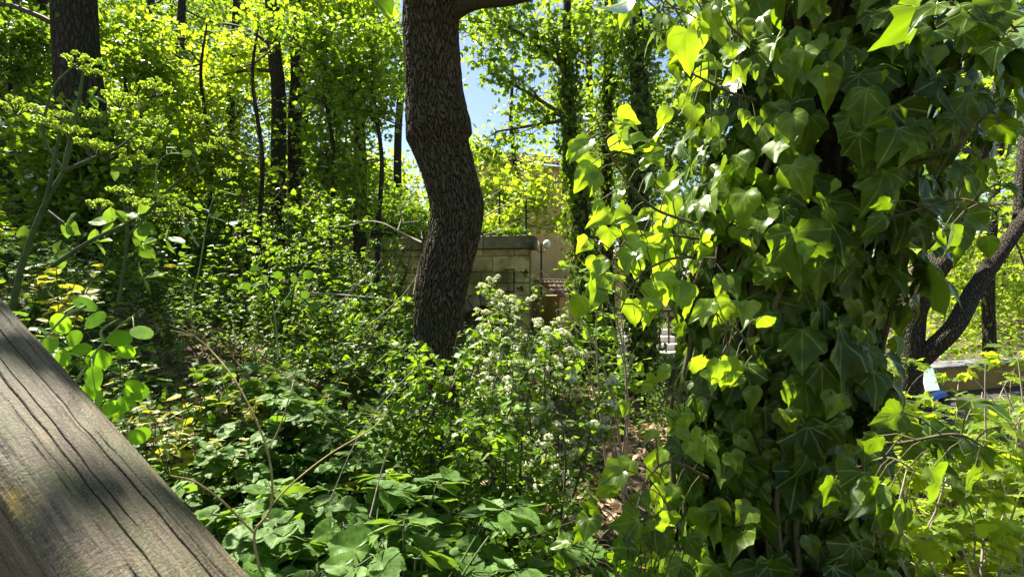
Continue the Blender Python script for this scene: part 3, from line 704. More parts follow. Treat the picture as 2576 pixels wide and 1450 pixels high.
def bark_trunk(path, rad, sides=40, n=12, rough=.06, seed=0, mat=None, root=None, fine=0):
    g = R(seed); p = smooth_path(path, n); T, N, B = frames(p); m = len(p)
    L = np.concatenate([[0], np.cumsum(np.linalg.norm(np.diff(p, axis=0), axis=1))])
    rr = np.interp(np.linspace(0, len(rad) - 1, m), np.arange(len(rad)), rad)
    th = np.linspace(0, 2 * np.pi, sides, endpoint=False); TH, LL = np.meshgrid(th, L)
    disp = np.zeros_like(TH)
    for k in range(5):
        disp += rough / (k + 1) * np.sin((k + 1) * TH + g.random() * 6.28 + LL * g.uniform(1, 4)) * .5
    rr2 = rr[:, None] * (1 + disp)
    v = p[:, None] + rr2[..., None] * (np.cos(th)[None, :, None] * N[:, None] + np.sin(th)[None, :, None] * B[:, None])
    if fine:   # furrowed plates: cellular relief
        s1, s2 = fine, fine * .30; cx = TH * rr.mean() * s1; cy = LL * s2; per = int(round(2 * np.pi * rr.mean() * s1))
        cx = TH / (2 * np.pi) * per + .5 * np.sin(LL * 9 + 2 * np.sin(TH * 3)) + .22 * np.sin(LL * 31 + 5 * TH) + .10 * np.sin(LL * 90 - 9 * TH)
        cy = cy + .4 * np.sin(TH * 13 + LL * 6) + .3 * np.sin(TH * 29 - LL * 11)
        ix = np.floor(cx).astype(int); iy = np.floor(cy).astype(int)
        H = g.random((per, 4096, 2)); F1 = np.full(TH.shape, 9.); F2 = F1.copy(); CR = F1 * 0; H3 = g.random((per, 4096))
        for dx in (-1, 0, 1):
            for dy in (-1, 0, 1):
                jx = ix + dx; jy = iy + dy; h = H[jx % per, jy % 4096]
                d = np.hypot(cx - jx - h[..., 0], cy - jy - h[..., 1]); CR = np.where(d < F1, H3[jx % per, jy % 4096], CR); F2 = np.minimum(F2, np.maximum(F1, d)); F1 = np.minimum(F1, d)
        rel = sstep(0, .26, F2 - F1) * (.007 + .007 * CR) + g.random(TH.shape) * .002
        v = v + (rel - .009)[..., None] * (np.cos(th)[None, :, None] * N[:, None] + np.sin(th)[None, :, None] * B[:, None])
    i = np.arange(m - 1)[:, None] * sides; j = np.arange(sides)[None]; k = (j + 1) % sides
    f = np.stack([i + j, i + k, i + sides + k, i + sides + j], -1).reshape(-1, 4)
    mb = MB(); mb.add(v.reshape(-1, 3), f, None, np.clip(rel / .014, 0, 1).ravel() if fine else .5); return mb.build('trunk', mat, root), p
def slope_z(x, y): return float(ground(x, y))

# main crooked oak (edges traced from the photograph at depth 3.7)
OD = 3.7
edges = [(1230, 1000, 1210), (1180, 1020, 1185), (1110, 1040, 1162), (1050, 1047, 1157), (950, 1043, 1157), (850, 1040, 1163), (760, 1043, 1168), (700, 1052, 1178), (650, 1063, 1190), (600, 1077, 1204),
         (560, 1084, 1213), (520, 1083, 1218), (480, 1077, 1209), (420, 1058, 1193), (370, 1037, 1182), (356, 1030, 1181), (338, 1018, 1187), (315, 1018, 1183), (290, 1017, 1176), (230, 1021, 1162), (150, 1019, 1156), (60, 1017, 1152), (0, 1019, 1158),
         (-80, 1010, 1150), (-200, 1000, 1130), (-400, 985, 1100), (-650, 990, 1080), (-900, 1010, 1075)]
opath = [P((a + b) / 2, v, OD) for v, a, b in edges]; orad = [(b - a) / 2 / F * OD for v, a, b in edges]
root = thing('oak_tree', 'crooked oak trunk with deeply furrowed dark bark in the centre of the slope', 'tree')
tr_o, opp = bark_trunk(opath, orad, 260, 34, .05, 1, M_oak, root, fine=40)
mb = MB(); tube(mb, smooth_path([P(1110, 60, OD), P(1150, 25, OD - .05), P(1200, 4, OD - .15), P(1290, -6, OD - .3), P(1420, -50, OD - .5), P(1600, -160, OD - .6)], 8), (.07, .06, .05, .045, .04, .025), 20); mb.build('limb', M_oak, root)
g = R(21)
for tp_ in (P(40, 900, .52), P(90, 960, .52), P(560, 1410, .45), P(610, 1450, .45), P(20, 1420, .45), P(80, 1450, .45), P(180, 1420, .45), P(0, 1150, .48), P(-40, 1330, .45)):
    q_ = tp_ + np.array(SDIR) * 3.6; rail_shade_clumps = globals().setdefault('rail_shade_clumps', []); rail_shade_clumps.append((tuple(q_), (.07, .07, .05), 4))  # unseen leaf clumps added to the oak crown to shade the handrail
anch = [opath[-1], opath[-2], opath[-3], P(1420, -50, 3.2), P(1600, -160, 3.1)]
obl = []
for (x, y, z, r, k) in ((-1.2, 4.2, 4.6, 1.1, 12), (-2.6, 4.8, 5.2, 1.2, 14), (-.6, 5.4, 5.6, 1.2, 14), (.8, 4.8, 5.2, 1.0, 10), (-1.6, 2.6, 5.4, 1.2, 12), (-3.2, 3.2, 5.0, 1.1, 12), (-1.8, 5.9, 6.8, 1.3, 12), (0, 3.4, 6.2, 1.2, 10), (1.4, 3.6, 4.8, .9, 8), (-3.8, 5.6, 5.8, 1.2, 10)):
    obl.append(((x, y, z + .2), (r, r, r * .5), k))
crown(root, g, anch, [(c, r, int(k * .7)) for c, r, k in obl] + rail_shade_clumps, T_oak, .10, M_can, M_twig, 60, .26, .035)
rebase(root, (opath[2][0], opath[2][1], opath[2][2]))

# generic background tree
def forest_tree(name, label, trunk, rads, blobs, T, size, mat, bmat, seed, lpc=70, cr=.32, rt=.04, sides=16, group=None, flat=.5, cat='tree', nanch=6):
    root = thing(name, label, cat, group); g = R(seed)
    pts = [np.array(q, float) for q in trunk]
    base = pts[0].copy(); base[2] = slope_z(base[0], base[1]) - .1
    if base[2] < pts[0][2]: pts = [base] + pts; rads = [rads[0] * 1.15] + list(rads)
    o, p = bark_trunk(pts, rads, sides, 8, .08, seed, bmat, root)
    anchors = p[len(p) // 3::max(1, len(p) // nanch)]
    crown(root, g, anchors, blobs, T, size, mat, M_twig, lpc, cr, rt, flat)
    rebase(root, (pts[0][0], pts[0][1], pts[0][2])); return root
def B(u, v, d, r, k, rz=None): return (P(u, v, d), (r, r * .8, (rz or r * .7)), k)

# left wood
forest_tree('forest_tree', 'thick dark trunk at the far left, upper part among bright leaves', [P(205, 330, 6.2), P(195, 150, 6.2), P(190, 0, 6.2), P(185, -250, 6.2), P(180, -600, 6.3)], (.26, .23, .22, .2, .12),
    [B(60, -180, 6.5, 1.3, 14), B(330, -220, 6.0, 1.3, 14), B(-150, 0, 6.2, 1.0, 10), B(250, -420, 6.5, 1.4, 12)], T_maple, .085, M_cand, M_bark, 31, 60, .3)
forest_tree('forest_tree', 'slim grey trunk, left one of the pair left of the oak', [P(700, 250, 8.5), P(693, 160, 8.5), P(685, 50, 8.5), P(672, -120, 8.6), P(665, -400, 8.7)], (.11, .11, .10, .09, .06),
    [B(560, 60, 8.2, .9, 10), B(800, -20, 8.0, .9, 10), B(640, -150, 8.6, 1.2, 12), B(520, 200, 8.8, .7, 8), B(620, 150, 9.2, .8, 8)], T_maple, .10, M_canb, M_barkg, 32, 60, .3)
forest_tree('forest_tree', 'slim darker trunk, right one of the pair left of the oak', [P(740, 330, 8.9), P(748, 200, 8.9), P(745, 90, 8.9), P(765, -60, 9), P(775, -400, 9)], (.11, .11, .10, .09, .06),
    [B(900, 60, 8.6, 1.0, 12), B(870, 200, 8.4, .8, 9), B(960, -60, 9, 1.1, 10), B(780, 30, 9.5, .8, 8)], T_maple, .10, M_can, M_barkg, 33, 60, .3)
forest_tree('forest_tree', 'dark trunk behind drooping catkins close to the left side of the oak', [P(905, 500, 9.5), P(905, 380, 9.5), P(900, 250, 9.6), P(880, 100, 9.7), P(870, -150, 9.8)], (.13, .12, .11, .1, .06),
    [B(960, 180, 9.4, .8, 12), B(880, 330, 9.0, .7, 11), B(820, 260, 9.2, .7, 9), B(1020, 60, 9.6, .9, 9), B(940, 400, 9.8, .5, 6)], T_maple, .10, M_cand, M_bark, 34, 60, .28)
ft = [(360, 11.5, .10, 'slender trunk in bright leaves just right of the thick dark trunk'), (432, 13, .12, 'leaning slender trunk in the middle of the left wood'), (478, 15, .10, 'thin far trunk between the leaning trunk and the paired trunks'), (110, 9, .13, 'dim mossy trunk left of the thick dark trunk'),
      (575, 14, .12, 'far trunk left of the paired slim trunks'), (20, 8.5, .14, 'shaded trunk at the extreme left of the wood'), (1000, 17, .13, 'far trunk showing beside the sky gap left of the oak')]
for i, (u, d, r, lab) in enumerate(ft):
    g = R(100 + i); du = float(g.uniform(-25, 25))
    bl = [B(u + float(g.uniform(-140, 140)), float(vv), d + float(g.uniform(-1, 1)), .085 * d, 10 + int(d * .3)) for vv in (240, 160, 60, -40, -160)] if u < 900 else [B(u - 60, 330, d, .6, 5), B(u - 90, 280, d, .7, 6), B(u - 60, 200, d, .9, 8), B(u - 60, 90, d, 1.1, 12)]
    if u < 900: bl += [B(u + float(g.uniform(-160, 160)), 300, d + .5, .07 * d, 9), B(u + float(g.uniform(-160, 160)), 190, d + 1.5, .08 * d, 9)]
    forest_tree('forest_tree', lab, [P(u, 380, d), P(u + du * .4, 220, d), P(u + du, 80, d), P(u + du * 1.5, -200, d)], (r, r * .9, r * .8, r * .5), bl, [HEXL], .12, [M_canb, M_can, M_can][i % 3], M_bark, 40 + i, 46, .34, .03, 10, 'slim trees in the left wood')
und = [(195, 5.7, 'leafy young tree hiding the foot of the thick dark trunk'), (330, 7.2, 'feathery young tree screening the thick dark trunk, on its right'), (520, 7.6, 'young leafy tree before the far trunks of the left wood'), (650, 7.0, 'young leafy tree half hiding the left slim grey trunk'), (830, 7.4, 'young leafy tree hiding the foot of the paired trunks, right side'), (950, 7.0, 'drooping young tree close to the left side of the oak'), (40, 6.8, 'young leafy tree in the shade at the left edge')]
for i, (u, d, lab) in enumerate(und):
    g = R(160 + i); bl = [B(u + float(g.uniform(-85, 85)), float(v), d + float(g.uniform(-.4, .4)), .5, 9, .3) for v in (90, 170, 240, 310, 380, 440) for _ in range(2)]
    if u == 195: bl = [B(u + float(g.uniform(-60, 60)), float(v), d, .4, 9, .28) for v in (330, 380, 430, 480, 540) for _ in range(2)]
    if u > 900: bl = [B(u - (70 if v > 330 else 10) + float(g.uniform(-50, 25)), float(v), d, .32, 7, .28) for v in (90, 160, 230, 290, 400, 460, 530)]
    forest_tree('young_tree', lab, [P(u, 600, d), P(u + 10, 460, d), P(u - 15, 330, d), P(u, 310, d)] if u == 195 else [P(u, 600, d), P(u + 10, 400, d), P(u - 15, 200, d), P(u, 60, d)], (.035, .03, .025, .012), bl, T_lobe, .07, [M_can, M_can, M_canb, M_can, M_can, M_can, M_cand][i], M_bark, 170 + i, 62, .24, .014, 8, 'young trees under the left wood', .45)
# middle / right wood with ivy-clad trunks
def ivy_on(path, rad, n, size, seed, label, cat='ivy', spread=.10, mat=None, group=None):
    root = thing('ivy', label, cat, group); g = R(seed); p = smooth_path(path, 30); T, N, Bn = frames(p)
    rr = np.interp(np.linspace(0, 1, len(p)), np.linspace(0, 1, len(rad)), rad)
    i = g.integers(0, len(p), n); th = g.random(n) * 6.28; q = g.random(n)
    o = np.cos(th)[:, None] * N[i] + np.sin(th)[:, None] * Bn[i]
    lump = 1 + .8 * np.sin(p[i, 2] * 5 + th * 2 + seed) * np.sin(p[i, 2] * 2.3 + seed)
    pos = p[i] + o * (rr[i] + spread * q * lump)[:, None]
    d = np.array([0, 0, -1.]) + g.normal(0, .5, (n, 3)); nn = o + g.normal(0, .35, (n, 3)) + [0, 0, .35]
    mb = MB(); place(mb, T_maple, pos, d, nn, size * g.uniform(.6, 1.2, n), g.random(n)); mb.build('leaves', mat or M_ivy, root)
    st = MB()
    for k in range(5):
        ph = g.random() * 6.28; a_ = ph + np.linspace(0, 2.5, len(p)) * g.uniform(-1, 1)
        q_ = p + (np.cos(a_)[:, None] * N + np.sin(a_)[:, None] * Bn) * (rr * 1.03)[:, None]; tube(st, q_[::3], .012, 4)
    st.build('vine_stem', M_twig, root); rebase(root, p[0].tolist())
# tree A : ivy trunk at u~1450
pA = [P(1480, 900, 8.5), P(1475, 760, 8.5), P(1468, 620, 8.5), P(1455, 480, 8.5), P(1440, 380, 8.5), P(1430, 250, 8.5), P(1425, 120, 8.5), P(1430, -150, 8.6)]
forest_tree('plane_tree', 'bare branched tree with leaning ivy-clad trunk right of the sky gap', pA, (.16, .15, .14, .12, .1, .09, .08, .05),
    [B(1260, 60, 8.2, .9, 11), B(1230, 180, 8.0, .7, 8), B(1330, -60, 8.5, 1.0, 9), B(1390, 100, 8.0, .7, 7), B(1250, 330, 8.6, .7, 8), B(1330, 280, 8.6, .6, 6), B(1480, 120, 8.6, .7, 7), B(1180, -40, 8.4, .8, 7)], T_maple, .105, M_can, M_bark, 51, 52, .3, .04, nanch=8)
ivy_on(pA[:7], (.17, .16, .14, .13, .11, .08), 3800, .075, 61, 'dark ivy wrapping the leaning trunk right of the stone wall', spread=.17)
pB = [P(1535, 920, 9.5), P(1528, 700, 9.5), P(1525, 500, 9.5), P(1527, 300, 9.5), P(1530, 150, 9.5), P(1532, -100, 9.6), P(1540, -300, 9.6)]
forest_tree('plane_tree', 'straight thin dark trunk, middle of the three ivy-clad trunks', pB, (.12, .11, .10, .09, .08, .06, .04),
    [B(1560, 60, 9.4, .9, 10), B(1450, 20, 10, .9, 9), B(1580, 220, 9.8, .8, 8), B(1500, 280, 10.2, .7, 6), B(1560, 380, 9.8, .6, 6)], T_maple, .105, M_can, M_bark, 52, 52, .3, .035)
ivy_on(pB[:6], (.12, .11, .1, .09, .08, .06), 2600, .07, 62, 'thin sleeve of ivy on the straight middle trunk', spread=.13)
pC = [P(1625, 920, 8.0), P(1612, 760, 8.0), P(1605, 560, 8.0), P(1608, 400, 8.0), P(1610, 250, 8.0), P(1600, 80, 8.0), P(1590, -200, 8)]
forest_tree('plane_tree', 'stout dark trunk nearest the big ivy column, with level side branches', pC, (.18, .17, .15, .14, .13, .11, .08),
    [B(1700, 300, 8.2, .7, 8), B(1690, 420, 8.4, .6, 8), B(1640, 120, 8.2, .8, 9), B(1560, -60, 8.4, .8, 7), B(1700, 100, 8.6, .8, 8), B(1750, 540, 8.8, .6, 6)], T_maple, .10, M_cand, M_bark, 53, 56, .3, .04)
ivy_on(pC[:6], (.18, .17, .16, .15, .13, .11), 3600, .075, 63, 'ivy covering the stout trunk beside the big ivy column', spread=.16)
# bright lime trees behind the terrace
forest_tree('lime_tree', 'glowing yellow-green young tree behind the terrace fence', [P(1290, 560, 11.5), P(1295, 440, 11.5), P(1285, 300, 11.6), P(1290, 180, 11.7)], (.07, .06, .05, .03),
    [B(1250, 440, 11, .75, 12), B(1330, 420, 11.2, .7, 11), B(1260, 530, 10.8, .45, 7), B(1370, 480, 11.3, .6, 9), B(1220, 370, 11.3, .6, 7), B(1310, 340, 12, .8, 10), B(1400, 380, 12, .7, 8), B(1330, 520, 11.0, .4, 5), B(1390, 520, 10.5, .4, 5), B(1300, 480, 10.6, .6, 10), B(1350, 440, 10.5, .6, 9), B(1240, 490, 10.4, .5, 7), B(1420, 460, 11, .5, 6), B(1370, 500, 9.8, .5, 8), B(1290, 540, 9.9, .35, 6), B(1410, 560, 9.8, .3, 4), B(1340, 470, 9.9, .5, 8), B(1240, 560, 9.7, .3, 4)], T_maple, .09, M_canb, M_bark, 54, 60, .26, .02)
forest_tree('lime_tree', 'tall sunlit tree filling the gap behind the three ivy-clad trunks', [P(1500, 640, 15), P(1490, 400, 15), P(1480, 150, 15), P(1480, -100, 15)], (.14, .12, .1, .06),
    [B(1400, 250, 15, 1.2, 12), B(1520, 320, 14, 1.2, 14), B(1480, 500, 14, .8, 10), B(1600, 450, 14, 1.0, 10), B(1340, 120, 15, 1.2, 10), B(1560, 100, 15, 1.4, 12), B(1230, 60, 15, 1.3, 9), B(1680, 300, 15, 1.4, 12), B(1450, -20, 15, 1.4, 10), B(1570, 560, 13, .7, 8)], [HEXL], .13, M_canb, M_bark, 55, 50, .38, .03)
# far backdrop trees (behind the hill crest and behind the houses)
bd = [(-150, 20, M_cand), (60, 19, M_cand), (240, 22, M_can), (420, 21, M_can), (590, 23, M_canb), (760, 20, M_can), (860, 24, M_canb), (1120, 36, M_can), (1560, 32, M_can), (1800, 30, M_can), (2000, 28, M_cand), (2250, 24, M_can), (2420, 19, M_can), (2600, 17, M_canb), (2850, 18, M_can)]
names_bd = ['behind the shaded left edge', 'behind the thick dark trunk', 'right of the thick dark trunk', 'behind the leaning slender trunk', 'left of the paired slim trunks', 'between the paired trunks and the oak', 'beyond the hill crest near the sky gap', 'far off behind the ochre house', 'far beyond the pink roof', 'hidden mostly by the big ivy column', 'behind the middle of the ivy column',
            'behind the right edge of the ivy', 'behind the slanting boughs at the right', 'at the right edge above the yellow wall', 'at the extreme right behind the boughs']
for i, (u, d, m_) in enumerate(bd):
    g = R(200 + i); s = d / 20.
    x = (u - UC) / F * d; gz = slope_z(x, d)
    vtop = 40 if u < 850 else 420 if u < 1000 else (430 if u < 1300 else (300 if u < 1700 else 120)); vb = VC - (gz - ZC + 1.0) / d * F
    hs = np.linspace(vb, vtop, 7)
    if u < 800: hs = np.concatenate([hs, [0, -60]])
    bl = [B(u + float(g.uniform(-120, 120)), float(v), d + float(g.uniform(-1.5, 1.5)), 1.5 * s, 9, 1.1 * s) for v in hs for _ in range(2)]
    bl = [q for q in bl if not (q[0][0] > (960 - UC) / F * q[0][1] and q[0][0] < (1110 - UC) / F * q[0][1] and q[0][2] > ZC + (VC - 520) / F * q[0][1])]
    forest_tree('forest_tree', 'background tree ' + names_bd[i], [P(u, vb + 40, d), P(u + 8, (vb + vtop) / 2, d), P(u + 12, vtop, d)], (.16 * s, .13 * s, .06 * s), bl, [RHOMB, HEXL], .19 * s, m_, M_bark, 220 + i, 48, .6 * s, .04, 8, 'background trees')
# right-hand tree with slanting boughs
root = thing('boughed_tree', 'grey barked tree with two long slanting boughs and a sawn stub at the right', 'tree')
D = 5.0; g = R(71)
base = P(2275, 1060, D); gb = base.copy(); gb[2] = slope_z(gb[0], gb[1]) - .1
tr, pp = bark_trunk([gb, base, P(2282, 960, D), P(2290, 880, D), P(2300, 780, D), P(2330, 700, D), P(2390, 600, D), P(2440, 480, D), P(2480, 330, D), P(2530, 180, D), P(2600, 0, D + .2), P(2640, -200, D)], (.15, .13, .12, .11, .10, .10, .09, .08, .07, .06, .05, .03), 28, 8, .1, 72, M_barkg, root)
def limb(pts, rads, mat=M_barkg, sides=18): 
    mb = MB(); tube(mb, smooth_path(pts, 8), rads, sides, cap=True); return mb.build('bough', mat, root)
limb([P(2285, 930, D), P(2340, 880, D - .1), P(2400, 820, D - .2), P(2450, 730, D - .1), P(2510, 640, D), P(2590, 530, D + .1), P(2700, 380, D + .2)], (.09, .085, .08, .075, .07, .06, .04))
limb([P(2300, 780, D), P(2350, 690, D - .1), P(2400, 630, D - .15), P(2430, 580, D - .15)], (.1, .085, .075, .07))
limb([P(2560, 560, D + .2), P(2570, 400, D + .4), P(2590, 250, D + .6)], (.05, .045, .03))
crown(root, g, [P(2530, 180, D), P(2590, 530, D + .1), P(2640, -200, D), P(2480, 330, D)], [B(2550, 60, 5.6, .6, 7), B(2620, 250, 5.8, .6, 7), B(2480, 520, 6.2, .4, 4), B(2560, 430, 6.0, .45, 5), B(2700, 500, 5.5, .6, 6), B(2530, -120, 5.4, .8, 8)], T_maple, .075, M_can, M_twig, 44, .22, .025)
rebase(root, gb.tolist())
root = thing('forest_tree', 'slim twin-stemmed tree behind the sawn stub at the right', 'tree'); g = R(73)
bark_trunk([P(2490, 900, 7.8), P(2485, 700, 7.8), P(2500, 500, 7.8), P(2520, 250, 8), P(2510, 0, 8)], (.09, .08, .07, .06, .04), 12, 8, .08, 74, M_bark, root)
crown(root, g, [P(2500, 500, 7.8), P(2520, 250, 8)], [B(2440, 650, 8, .6, 9), B(2520, 720, 8.4, .7, 10), B(2380, 760, 8.4, .5, 7), B(2560, 560, 8.4, .7, 9), B(2450, 400, 8.6, .6, 7), B(2600, 800, 8.2, .6, 8), B(2500, 150, 8.8, .9, 9), B(2350, 860, 9.2, .5, 6), B(2480, 850, 9.6, .6, 8)], T_maple, .085, M_canb, M_twig, 50, .26, .02)
rebase(root, P(2490, 950, 7.8).tolist())

# ------------------------------------------------------------------ the big ivy column, about 1.4 m away
CD = 1.50
prof = [(-250, 2090, .50), (-50, 2090, .49), (100, 2090, .47), (250, 2080, .44), (450, 2040, .43), (600, 1990, .42), (750, 1950, .36), (900, 1945, .34), (1050, 1930, .33), (1200, 1935, .37), (1330, 1930, .39), (1500, 1880, .40), (1800, 1860, .40)]
pv_ = np.array(prof, float); pv_[:, 2] -= .035; pv_[5:10, 2] -= .02; zz = ZC - (pv_[:, 0] - VC) / F * CD; cxx = (pv_[:, 1] - UC) / F * CD; RR = pv_[:, 2]
o_ = np.argsort(zz); zz, cxx, RR = zz[o_], cxx[o_], RR[o_]
cen = lambda z: np.interp(z, zz, cxx); rad_ = lambda z: np.interp(z, zz, RR)
root = thing('ivy_host_tree', 'dark trunk hidden inside the big column of ivy on the right', 'tree')
tp = [(cen(z) + .02, CD + .05, z) for z in (-.7, 0, .6, 1.2, 1.8, 2.4, 3.0, 4.0, 5.5)]
bark_trunk(tp, (.26, .24, .22, .21, .21, .20, .20, .18, .12), 90, 12, .10, 81, M_bark, root)
g = R(82)
crown(root, g, [np.array(tp[-1]), np.array(tp[-2])], [((x, y, z), (r, r, r * .5), k) for x, y, z, r, k in ((.9, 2.2, 5.4, 1.1, 11), (2.2, 1.6, 5.6, 1.1, 10), (1.4, .4, 5.8, 1.1, 9), (-.4, 1.4, 6.2, 1.0, 8), (.6, 3.2, 6.4, 1.1, 9))], T_oak, .11, M_can, M_twig, 60, .3, .05)
rebase(root, tp[0])
root = thing('ivy', 'huge column of large glossy ivy leaves filling the right side', 'ivy')
g = R(83); lf = MB(); st = MB(); ylf = MB()
def column_leaves(n, q0, q1, size, T, mb, azr=(0, 6.283), zr=(.35, 3.6), keep=None):
    z = g.uniform(zr[0], zr[1], n); th = g.uniform(azr[0], azr[1], n)     # th=0 -> +x ; -pi/2 -> towards camera
    o = np.stack([np.cos(th), np.sin(th), np.zeros(n)], -1)
    lump = .86 + .16 * np.sin(z * 7.3 + th * 2.1) * np.sin(z * 3.1 - th * 3.3) + .07 * np.sin(z * 17 + th * 5)
    r = rad_(z) * g.uniform(q0, q1, n) * lump
    pos = np.stack([cen(z), np.full(n, CD), z], -1) + o * r[:, None]
    sz = size * g.uniform(.6, 1.25, n)
    nn = o * .9 + g.normal(0, .30, (n, 3)) + [0, 0, .38]
    d = np.array([0, 0, -1.]) + o * .3 + g.normal(0, .36, (n, 3))
    stt = pos - nrm(d) * 0
    place(mb, T, stt, d, nn, sz, g.random(n))
    # petioles
    for i in range(0, n, 3):
        a = stt[i]; b = a - o[i] * (.06 + .08 * g.random()) - np.array([0, 0, .05]) * g.uniform(-.3, 1) + g.normal(0, .015, 3)
        tube(st, [b, (a + b) / 2 + [0, 0, .02], a], (.0022, .0014), 4)
column_leaves(800, .62, .86, .088, T_ivy, lf)
column_leaves(1250, .78, 1.04, .094, T_ivy, lf, (2.4, 6.9))
column_leaves(260, .98, 1.10, .085, T_ivy, lf, (2.8, 6.6)); column_leaves(90, .95, 1.06, .128, T_ivy, lf, (3.4, 6.4)); column_leaves(120, .98, 1.10, .05, T_ivya, ylf, (2.8, 6.2))
column_leaves(230, .90, 1.12, .08, T_ivya, ylf, (2.5, 4.2))
column_leaves(90, 1.0, 1.12, .06, T_ivya, ylf, (4.2, 5.6))
# leafy side shoots with their own stems
def shoot(pts, n, size, T, mb, r=.004, droop=.7, lseed=0, spread=.05):
    gg = R(lseed); p = smooth_path([np.array(q, float) for q in pts], 10); tube(st, p, (r, r * .4), 5)
    t = np.linspace(.08, 1, n); idx = (t * (len(p) - 1)).astype(int); Tn = nrm(np.gradient(p, axis=0))[idx]
    s = np.where(np.arange(n) % 2 == 0, 1., -1.)[:, None]; sd = nrm(np.cross(Tn, [0, 1., 0.])) * s
    off = sd * spread + gg.normal(0, .3, (n, 3)) * spread; pos = p[idx] + off
    d = sd * .6 + Tn * .3 + np.array([0, 0, -droop]) + gg.normal(0, .25, (n, 3))
    nn = np.array([0, -.8, .5]) + gg.normal(0, .45, (n, 3))
    place(mb, T, pos, d, nn, size * gg.uniform(.6, 1.2, n), gg.random(n))
    for i in range(n): tube(st, [p[idx[i]], (p[idx[i]] + pos[i]) / 2 + [0, 0, .008], pos[i]], (.0016, .0012), 4)
shoot([P(1740, 560, 1.30), P(1640, 520, 1.22), P(1560, 430, 1.18), P(1520, 350, 1.16), P(1500, 300, 1.16)], 24, .062, T_ivya, ylf, lseed=1)
shoot([P(1760, 600, 1.32), P(1660, 590, 1.25), P(1580, 600, 1.2), P(1540, 660, 1.2)], 20, .062, T_ivya, ylf, lseed=2)
shoot([P(1800, 650, 1.32), P(1690, 650, 1.22), P(1600, 700, 1.16), P(1560, 780, 1.14)], 20, .07, T_ivya, ylf, lseed=3)
shoot([P(1780, -60, 1.15), P(1720, -40, .98), P(1680, -10, .9), P(1660, 30, .88)], 14, .062, T_ivya, ylf, lseed=4, droop=1.3)
shoot([P(1900, 250, 1.25), P(1830, 230, 1.1), P(1770, 200, 1.02), P(1730, 180, 1.0)], 16, .05, T_ivya, ylf, lseed=5)
shoot([P(1900, 120, 1.25), P(1850, 80, 1.1), P(1830, 60, 1.05)], 12, .05, T_ivya, ylf, lseed=6, droop=1.2)
shoot([P(1900, 900, 1.25), P(1870, 850, 1.08), P(1840, 820, 1.0), P(1810, 830, .97)], 14, .052, T_ivya, ylf, lseed=7)
shoot([P(1800, 1000, 1.28), P(1700, 980, 1.2), P(1650, 1040, 1.18)], 14, .055, T_ivya, ylf, lseed=8)
shoot([P(1780, 1200, 1.25), P(1690, 1160, 1.15), P(1630, 1200, 1.1), P(1600, 1280, 1.08)], 16, .055, T_ivya, ylf, lseed=9)
shoot([P(1760, 1380, 1.25), P(1640, 1380, 1.15), P(1560, 1420, 1.1)], 18, .065, T_ivy, lf, lseed=10)
shoot([P(1700, 1300, 1.25), P(1600, 1300, 1.2), P(1520, 1340, 1.2), P(1480, 1420, 1.2)], 16, .06, T_ivy, lf, lseed=11)
shoot([P(2200, 560, 1.2), P(2330, 520, 1.05), P(2420, 500, .98), P(2500, 530, .95)], 14, .062, T_ivya, lf, lseed=12)
shoot([P(2250, 420, 1.2), P(2380, 380, 1.05), P(2460, 300, 1.0), P(2520, 260, 1.0)], 14, .06, T_ivya, lf, lseed=13)
shoot([P(2150, 1130, 1.2), P(2280, 1110, 1.0), P(2400, 1090, .9), P(2470, 1120, .88)], 12, .07, T_ivy, lf, lseed=14)
shoot([P(2150, 1180, 1.2), P(2230, 1150, 1.0), P(2300, 1180, .95)], 12, .08, T_ivy, lf, lseed=15)
shoot([P(2200, 20, 1.2), P(2380, 20, .95), P(2500, 30, .85), P(2560, 80, .8)], 18, .085, T_ivy, lf, lseed=16)
# vine stems climbing the trunk
for k in range(46):
    ph = g.uniform(0, 6.28); z0 = g.uniform(-.4, 1.6); z1 = z0 + g.uniform(.8, 2.2); z = np.linspace(z0, z1, 18)
    th = ph + np.cumsum(g.normal(0, .08, 18)); r = .225 + g.uniform(0, .06) + .02 * np.sin(z * 9 + ph)
    p = np.stack([cen(z) + .02 + np.cos(th) * r, CD + .05 + np.sin(th) * r, z], -1); tube(st, p, g.uniform(.003, .013), 6)
lf.build('leaves', M_ivy, root); ylf.build('young_leaves', M_ivya, root); st.build('vine_stem', noise_mat('vine_bark', (.05, .045, .02), (.13, .12, .05), 40, .8), root)
rebase(root, (cen(.4), CD, -.3))

